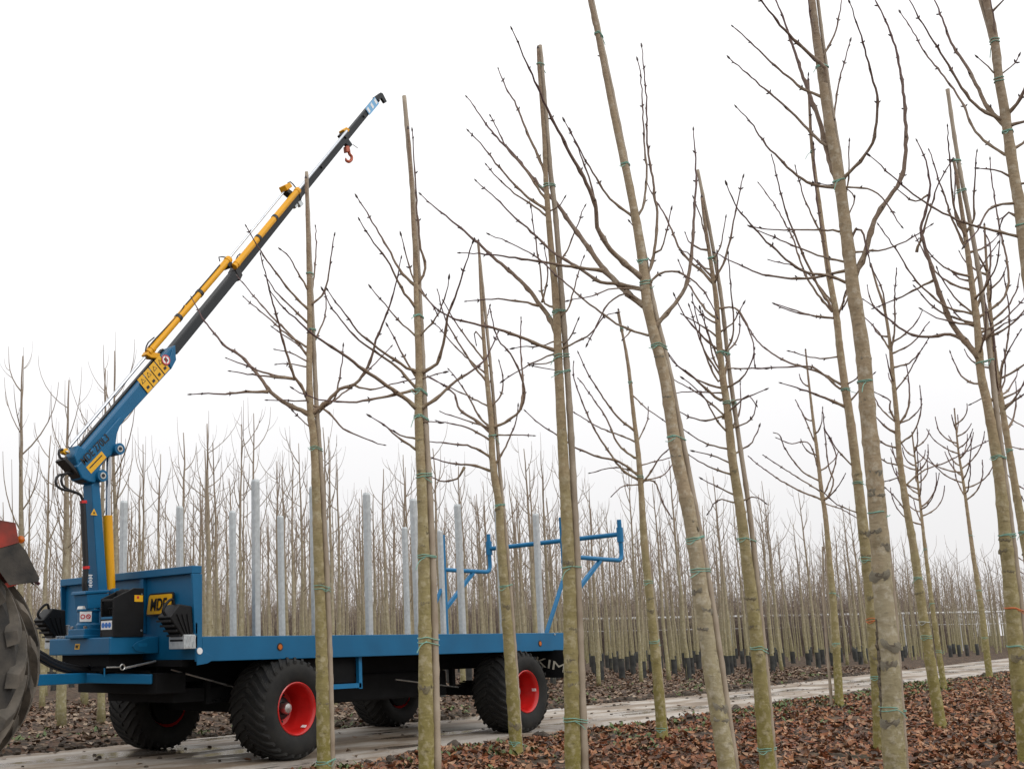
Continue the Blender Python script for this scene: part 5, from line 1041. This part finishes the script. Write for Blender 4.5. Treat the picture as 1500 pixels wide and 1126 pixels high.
# ------------------------------------------------------------------ nursery trees across the track
def nursery(seed, H, rich=1.0):
    """trunk mesh and crown mesh of a young bare tree"""
    R = random.Random(seed); tk_ = MB(); cr_ = MB(); n = 16; c = []; x = y = 0.
    for i in range(n+1):
        u = i/n; c.append(np.array((x, y, H*u))); x += R.gauss(0, .010); y += R.gauss(0, .010)
    c[0][2] = -.08
    r0 = .060*H/5.2; rad = [max(.006, r0*(1-.86*i/n)) for i in range(n+1)]; rad[0] *= 1.2
    tk_.tube(c, rad, 7, 0, True, [max(0, (i/n-.5)*1.4) for i in range(n+1)])
    for k in range(10):                                   # short spurs and knots below the crown
        u = R.uniform(.06, .45); i = int(u*n); a = R.uniform(0, 6.3); d = np.array((math.cos(a), math.sin(a), .5)); p = c[i]+(c[i+1]-c[i])*(u*n-i)
        tk_.tube([p, p+d*(rad[i]+.02)], [.016, .009], 4, 0, True, [0, .3])
    def shoot(p, az, el, L, r, sub):
        d = np.array((math.cos(az), math.sin(az), 0)); st = 6; W = [p.copy()]; q = p.copy(); turn = RAD(R.uniform(5, 12))
        for _ in range(st):
            q = q+(d*math.cos(el)+np.array((0,0,1))*math.sin(el))*L/st; W.append(q.copy()); el = min(RAD(88), el+turn); d = d+np.array((R.gauss(0,.07), R.gauss(0,.07), 0)); d /= np.linalg.norm(d)
        cr_.tube(W, [r*(1-.75*i/st) for i in range(st+1)], 4, 0, True, [min(1, .3+.8*i/st) for i in range(st+1)])
        if sub:
            for k in range(R.randint(0, 2)):
                i = R.randint(2, 4); shoot(W[i], az+R.choice((-1, 1))*R.uniform(.5, 1.1), RAD(R.uniform(20, 50)), L*R.uniform(.3, .5), r*.5, False)
    nb = int(11*rich); az = R.uniform(0, 6)
    for k in range(nb):
        u = .40+.52*(k+R.random())/nb; i = int(u*n); p = c[i]+(c[min(i+1, n)]-c[i])*(u*n-i); az += math.pi+R.uniform(-.4, .4) if k % 2 else math.pi/2+R.uniform(-.4, .4)
        shoot(p, az, RAD(R.uniform(30, 64)), H*R.uniform(.15, .29)*(1.2-.95*(u-.4)), .0105*R.uniform(.7, 1.15), True)
    a = tk_.mesh('trunk', M['bark_far'], 'all', attr=True); b = cr_.mesh('crown', M['bark_far'], attr=True)
    return a, b
VAR = [nursery(200+i, 5.2, 1.25 if i < 5 else 1.0) for i in range(10)]
a = MB(); a.lathe([(.085, -.05), (.083, .3), (.086, .56), (.079, .56), (.079, .3)], (0,0,0), 'z', 10); ME_SLEEVE = a.mesh('trunk_sleeve', M['sleeve'], 40)
R = random.Random(77); spots = []
for row in range(0, 46):
    Y0 = 6.4+row*1.75
    for kx in range(-8, 165):
        x = kx*1.18+(row % 2)*.55+R.uniform(-.22, .22); y = Y0+R.uniform(-.18, .18)+max(0, (x-20))*.055
        if R.random() < .10+(.10 if x < 6 else 0): continue
        if x < 7 and R.random() < .3: continue
        q = pix((x, y, 1.)); 
        if q[2] < 5 or q[0] < 12 and q[2] < 30 or q[0] < -110 or q[0] > 1600 or math.hypot(x-CAM[0], y-CAM[1]) > 125: continue
        spots.append((q[2], x, y))
# the four stems that stand free at the far verge
for bx_, by_ in ((85, 1056), (148, 1062), (232, 1040)):
    p = atz(bx_, by_); spots.append((0, float(p[0]), float(p[1])))
spots.sort()
near, rest = spots[:296], spots[296:]
for k, (d, x, y) in enumerate(near):
    tm, cm = VAR[R.randrange(10)]; H = R.uniform(.74, 1.12)*(1.06 if x < 9 else 1.08)
    sl = x > 10 and R.random() < .8
    lab = 'slender bare nursery tree with a black sleeve round its foot across the track' if sl else 'slender bare nursery tree with unsleeved foot in the rows across the track'
    o = thing('nursery_tree', lab, 'tree', (x, y, gz(x, y)), R.uniform(0, 6.28), 'sleeved nursery trees across the track' if sl else 'nursery trees across the track')
    tx, ty_ = R.gauss(0, .016), R.gauss(0, .016); w = R.uniform(.8, 1.15)
    for nm, me in (('trunk', tm), ('crown', cm)):
        c = put(nm, me, o); c.scale = (w*H, w*H, H) if nm == 'trunk' else (H, H, H); c.rotation_euler = (tx, ty_, 0)
    if sl: put('trunk_sleeve', ME_SLEEVE, o).scale = (w, w, R.uniform(.8, 1.1))

def batch(name, places, variants, matlist, label, cat, attrs=True):
    """many copies joined as one mesh: places = (x, y, z, rz, scale, width)"""
    V = []; Fq = []; Ft = []; A = []; off = 0
    cache = []
    for vi in variants:
        vs_ = []; qs = []; ts = []; ag = []; o_ = 0
        for me in vi:
            co = np.zeros(len(me.vertices)*3); me.vertices.foreach_get('co', co); vs_.append(co.reshape(-1, 3))
            at = np.zeros(len(me.vertices)); 
            if 'age' in me.attributes: me.attributes['age'].data.foreach_get('value', at)
            ag.append(at)
            for p in me.polygons:
                f = [o_+i for i in p.vertices]
                if len(f) == 4: qs.append(f)
            o_ += len(me.vertices)
        cache.append((np.concatenate(vs_), np.array(qs), np.concatenate(ag)))
    for k, (x, y, z, rz, s, w) in enumerate(places):
        v, q, a_ = cache[k % len(cache)]; c, sn = math.cos(rz), math.sin(rz)
        X = (v[:, 0]*c-v[:, 1]*sn)*s*w+x; Y = (v[:, 0]*sn+v[:, 1]*c)*s*w+y
        V.append(np.stack([X, Y, v[:, 2]*s+z], 1)); Fq.append(q+off); A.append(a_); off += len(v)
    V = np.concatenate(V); Fq = np.concatenate(Fq); A = np.concatenate(A)
    me = bpy.data.meshes.new(name); me.vertices.add(len(V)); me.vertices.foreach_set('co', V.ravel()); me.loops.add(Fq.size); me.loops.foreach_set('vertex_index', Fq.ravel().astype(np.int32))
    me.polygons.add(len(Fq)); me.polygons.foreach_set('loop_start', np.arange(0, Fq.size, 4, dtype=np.int32)); me.update(calc_edges=True)
    if attrs: at = me.attributes.new('age', 'FLOAT', 'POINT'); at.data.foreach_set('value', A)
    for m in matlist: me.materials.append(m)
    o = bpy.data.objects.new(name, me); col.objects.link(o); tag(o, label, cat); o['kind'] = 'stuff'; return o

def nursery_lo(seed, H):
    R = random.Random(seed); m = MB(); c = [np.array((R.gauss(0,.015)*i, R.gauss(0,.015)*i, H*i/4-.05)) for i in range(5)]; r0 = .05
    m.tube(c, [r0*(1-.85*i/4) for i in range(5)], 4, 0, False, [max(0, i/4-.5) for i in range(5)]); az = R.uniform(0, 6)
    for k in range(10):
        u = .36+.56*(k+R.random())/10; i = min(3, int(u*4)); p = c[i]+(c[i+1]-c[i])*(u*4-i); az += 2.4+R.uniform(-.4, .4); d = np.array((math.cos(az), math.sin(az), 0)); el = RAD(R.uniform(20, 50)); L = H*R.uniform(.15, .30); W = [p]
        for _ in range(3): p = p+(d*math.cos(el)+np.array((0,0,1))*math.sin(el))*L/3; W.append(p); el = min(RAD(86), el+RAD(22))
        m.tube(W, [.011, .009, .007, .003], 3, 0, False, [.4, .7, .9, 1])
    return m.mesh('lo', M['bark_far'], attr=True)
LO = [(nursery_lo(400+i, 5.2),) for i in range(8)]
batch('far_nursery_rows', [(x, y, gz(x, y), R.uniform(0, 6.28), R.uniform(.72, 1.16), 1.) for d, x, y in rest], LO, [M['bark_far']], 'dense rows of bare nursery trees filling the field behind the first ones', 'trees')
# sleeves in the rows too far to tell apart
batch('far_trunk_sleeves', [(x, y, gz(x, y), 0, 1, 1) for d, x, y in rest if x > 12 and d < 60 and R.random() < .7], [(ME_SLEEVE,)], [M['sleeve']], 'black sleeves round the feet of the far nursery trees', 'sleeves', False)
# brown wood closing the view
M['twig_far'] = mat('far_twigs', (.13, .095, .08), .9, c2=(.21, .165, .14), vscale=.7)
def thicket(seed):
    R = random.Random(seed); m = MB()
    for k in range(46):
        a = R.uniform(0, 6.28); p = np.array((R.gauss(0, 1.0), R.gauss(0, 1.0), -.1)); h = R.uniform(1.6, 4.4); q = p+np.array((R.gauss(0,.3), R.gauss(0,.3), h))
        m.tube([p, (p+q)/2+np.array((R.gauss(0,.1), R.gauss(0,.1), 0)), q], [.03, .022, .008], 3, 0, False)
        for j in range(5):
            u = R.uniform(.3, .95); s = p+(q-p)*u; m.tube([s, s+np.array((R.gauss(0,.45), R.gauss(0,.45), R.uniform(.25,.8)))], [.014, .006], 3, 0, False)
    return m.mesh('th', M['twig_far'])
TH = [(thicket(600+i),) for i in range(4)]; pl = []
while len(pl) < 620:
    az = R.uniform(RAD(24), RAD(82)); d = R.uniform(70, 135); x = CAM[0]+d*math.sin(az); y = CAM[1]+d*math.cos(az)
    if y < 9+max(0, x-20)*.16: continue
    pl.append((x, y, 0, R.uniform(0, 6.28), R.uniform(.75, 1.1), 1.2))
batch('distant_wood', pl, TH, [M['twig_far']], 'reddish brown distant wood behind the nursery rows', 'wood', False)

# ------------------------------------------------------------------ white pipe rail far behind the rows
gA = atd(800, 916, 66.); gB = atd(1560, 886, 72.)
dirv = np.array((gB[0]-gA[0], gB[1]-gA[1], 0)); Lg = np.linalg.norm(dirv); dirv /= Lg
gh = thing('pipe_rail', 'long white pipe rail on posts far behind the nursery rows', 'rail', (gA[0], gA[1], 0)); zt = .5*(gA[2]+gB[2]); a0 = np.array((gA[0], gA[1], 0.))
for zz_, w in ((zt, .15), (zt-.75, .04)):
    mb = MB(); mb.tube([tuple(a0+np.array((0,0,zz_))), tuple(a0+dirv*Lg+np.array((0,0,zz_)))], w/2, 8); obj('pipe', mb, M['white_frame'], gh)
for k in range(0, int(Lg/4)+1):
    p = a0+dirv*min(Lg, k*4.); mb = MB(); mb.bar(tuple(p), tuple(p+np.array((0,0,zt))), .07, .07); obj('post', mb, M['white_frame'], gh)

# ------------------------------------------------------------------ leaf litter, weeds, clods (beyond counting)
def leaf_mat(name, cols):
    m = bpy.data.materials.new(name); m.use_nodes = True; N = m.node_tree.nodes; L = m.node_tree.links; b = N['Principled BSDF']
    g = N.new('ShaderNodeNewGeometry'); r = N.new('ShaderNodeValToRGB'); el = r.color_ramp.elements; r.color_ramp.interpolation = 'CONSTANT'
    el[0].position = 0; el[0].color = (*cols[0], 1); el[1].position = 1-1/len(cols); el[1].color = (*cols[-1], 1)
    for i in range(1, len(cols)-1): q = el.new(i/len(cols)); q.color = (*cols[i], 1)
    L.new(g.outputs['Random Per Island'], r.inputs[0])
    t = N.new('ShaderNodeTexCoord'); n = N.new('ShaderNodeTexNoise'); n.inputs['Scale'].default_value = 40; L.new(t.outputs['Object'], n.inputs['Vector'])
    x = N.new('ShaderNodeMix'); x.data_type = 'RGBA'; x.blend_type = 'MULTIPLY'; x.inputs[0].default_value = .6; L.new(r.outputs[0], x.inputs[6]); L.new(n.outputs[0], x.inputs[7])
    hs = N.new('ShaderNodeHueSaturation'); hs.inputs['Value'].default_value = 1.7; L.new(x.outputs[2], hs.inputs['Color']); L.new(hs.outputs[0], b.inputs['Base Color'])
    b.inputs['Roughness'].default_value = .55; b.inputs['Specular IOR Level'].default_value = .35; return m
def scatter(name, pts, sizes, m, label, cat, R, flat=.35, wide=(.28, .42)):
    V = []; Fs = []
    for (x, y), s in zip(pts, sizes):
        z = gz(x, y)+R.uniform(.004, .03); a = R.uniform(0, 6.28); L = s; W = s*R.uniform(*wide); curl = R.uniform(-.15, .8)*s; cup = R.uniform(-.25, .7)*W
        M3 = Matrix.Rotation(a, 3, 'Z') @ Matrix.Rotation(R.gauss(0, flat), 3, 'X') @ Matrix.Rotation(R.gauss(0, flat), 3, 'Y'); b = len(V)
        for u, w in ((-.5, .0), (-.22, .75), (.12, 1.), (.5, .05)):
            for sd in (-1, 0, 1):
                q = M3 @ Vector((u*L, sd*w*W, curl*(u*u*2-.15)+cup*abs(sd)*w)); V.append((x+q.x, y+q.y, z+q.z))
        for i in range(3):
            for j in range(2): Fs.append((b+i*3+j, b+i*3+j+1, b+(i+1)*3+j+1, b+(i+1)*3+j))
    me = bpy.data.meshes.new(name); me.from_pydata(V, [], Fs); me.materials.append(m); me.polygons.foreach_set('use_smooth', [True]*len(me.polygons)); me.update()
    o = bpy.data.objects.new(name, me); col.objects.link(o); tag(o, label, cat); o['kind'] = 'stuff'; return o
R = random.Random(5)
CH = [(.22, .085, .036), (.15, .055, .026), (.29, .135, .062), (.075, .036, .022), (.23, .095, .042), (.12, .06, .034), (.33, .19, .11), (.045, .028, .020), (.19, .065, .028), (.24, .14, .08)]
FARL = [(.13, .075, .045), (.19, .13, .085), (.085, .05, .032), (.25, .19, .135), (.12, .06, .034), (.16, .105, .068), (.065, .042, .03)]
pts = []; sz = []
while len(pts) < 23000:
    x = R.uniform(-3, 34); y = R.uniform(-8.4, .6)
    if y > e_near(x)+.12-abs(R.gauss(0, .10)): continue
    q = pix((x, y, 0))
    if q[2] < 6.5 or q[0] < 300 or q[0] > 1560: continue
    if R.random() > min(1, (11/q[2])**1.5): continue
    if hash_noise(x*.8+3, y*.8) < -.35 and R.random() < .8: continue
    pts.append((x, y)); sz.append(R.uniform(.04, .115))
scatter('chestnut_leaf_litter', pts, sz, leaf_mat('chestnut_leaves', CH), 'red-brown fallen chestnut leaves under the tied trees', 'leaves', R, .42, (.15, .33))
pts = []; sz = []
while len(pts) < 15000:
    x = R.uniform(-3, 34); y = R.uniform(2.3, 14)
    if y < e_far(x)-.1+abs(R.gauss(0, .12)): continue
    q = pix((x, y, 0))
    if q[0] < -60 or q[0] > 1560: continue
    pts.append((x, y)); sz.append(R.uniform(.05, .13))
scatter('brown_leaf_litter', pts, sz, leaf_mat('brown_leaves', FARL), 'pale brown fallen leaves under the nursery rows', 'leaves', R, .3)
pts = []; sz = []
while len(pts) < 260:
    x = R.uniform(-1, 24); y = R.uniform(e_near(x)+.05, e_far(x)-.05)
    if R.random() < .5: y = R.choice((e_near(x)+abs(R.gauss(0, .25)), e_far(x)-abs(R.gauss(0, .25))))
    pts.append((x, y)); sz.append(R.uniform(.04, .09))
o = scatter('stray_leaves', pts, sz, leaf_mat('stray_leaves', FARL), 'few stray leaves lying on the wet track', 'leaves', R, .2)
o.location.z = .02
def clump(name, n, region, m, size, label, cat, R, kind):
    mb = MB(); k = 0
    while k < n:
        x = R.uniform(*region[0]); side = R.random() < .62
        y = e_near(x)+wob(x, 1)-abs(R.gauss(0, .16))+.05 if side else e_far(x)+wob(x, 4)+abs(R.gauss(0, .16))-.05
        if kind == 'weed':
            y = e_near(x)-abs(R.gauss(.25, .9)) if side else e_far(x)+abs(R.gauss(.3, 1.2))
            cx, cy = x, y
            for j in range(R.randint(7, 16)):
                a = R.uniform(0, 6.28); L = R.uniform(.03, .09)*size; p = np.array((cx+R.gauss(0,.05)*size, cy+R.gauss(0,.05)*size, gz(cx, cy)+.005)); d = np.array((math.cos(a), math.sin(a), R.uniform(.3, 1.1))); w = np.array((-math.sin(a), math.cos(a), 0))*L*.22
                t1 = p+d*L*.6; t2 = p+d*L+np.array((0,0,-.01)); mb.add([p-w*.3, p+w*.3, t1+w, t1-w, t2], [(0,1,2,3), (3,2,4)])
        else:
            s = R.uniform(.012, .05)*size*(2 if R.random() < .08 else 1); z = max(gz(x, y), -.002)+s*.2; V = []
            for th in (-1, -.3, .5, 1):
                rr = math.sqrt(max(.02, 1-th*th*.9))
                for j in range(6): a = j*math.pi/3; q = rr*s*R.uniform(.7, 1.3); V.append((x+q*math.cos(a), y+q*math.sin(a), z+th*s*.7*R.uniform(.8, 1.2)))
            mb.add(V, [(i*6+j, i*6+(j+1) % 6, (i+1)*6+(j+1) % 6, (i+1)*6+j) for i in range(3) for j in range(6)]+[tuple(range(18, 24))])
        k += 1
    o = obj(name, mb, m); tag(o, label, cat); o['kind'] = 'stuff'
M['weed'] = mat('weed_green', (.055, .095, .022), .6, c2=(.11, .15, .04), vscale=5)
M['clod'] = mat('soil_clods', (.040, .030, .022), .95, c2=(.085, .065, .048), vscale=12, bump=.5)
clump('weeds', 420, ((-2, 26),), M['weed'], 1.0, 'small green weeds sprouting among the fallen leaves', 'weeds', random.Random(8), 'weed')
clump('soil_clods', 1500, ((-3, 30),), M['clod'], 1.0, 'dark crumbs of soil along both track edges', 'soil', random.Random(9), 'clod')
# crumbs of mud dropped on the track itself
mb = MB(); R = random.Random(21)
for k in range(130):
    x = R.uniform(-3, 22); y = R.uniform(e_near(x)+.1, e_far(x)-.1); s = R.uniform(.008, .028); V = []
    for th in (-.6, .2, 1):
        for j in range(6): a = j*math.pi/3; q = s*(1.1-.5*max(0, th))*R.uniform(.7, 1.3); V.append((x+q*math.cos(a), y+q*math.sin(a), .002+s*.3+th*s*.5))
    mb.add(V, [(i*6+j, i*6+(j+1) % 6, (i+1)*6+(j+1) % 6, (i+1)*6+j) for i in range(2) for j in range(6)]+[tuple(range(12, 18))])
o = obj('mud_crumbs', mb, M['clod']); tag(o, 'crumbs of mud lying on the wet track surface', 'soil'); o['kind'] = 'stuff'
for o in bpy.data.objects:
    if '_o' in o: del o['_o']
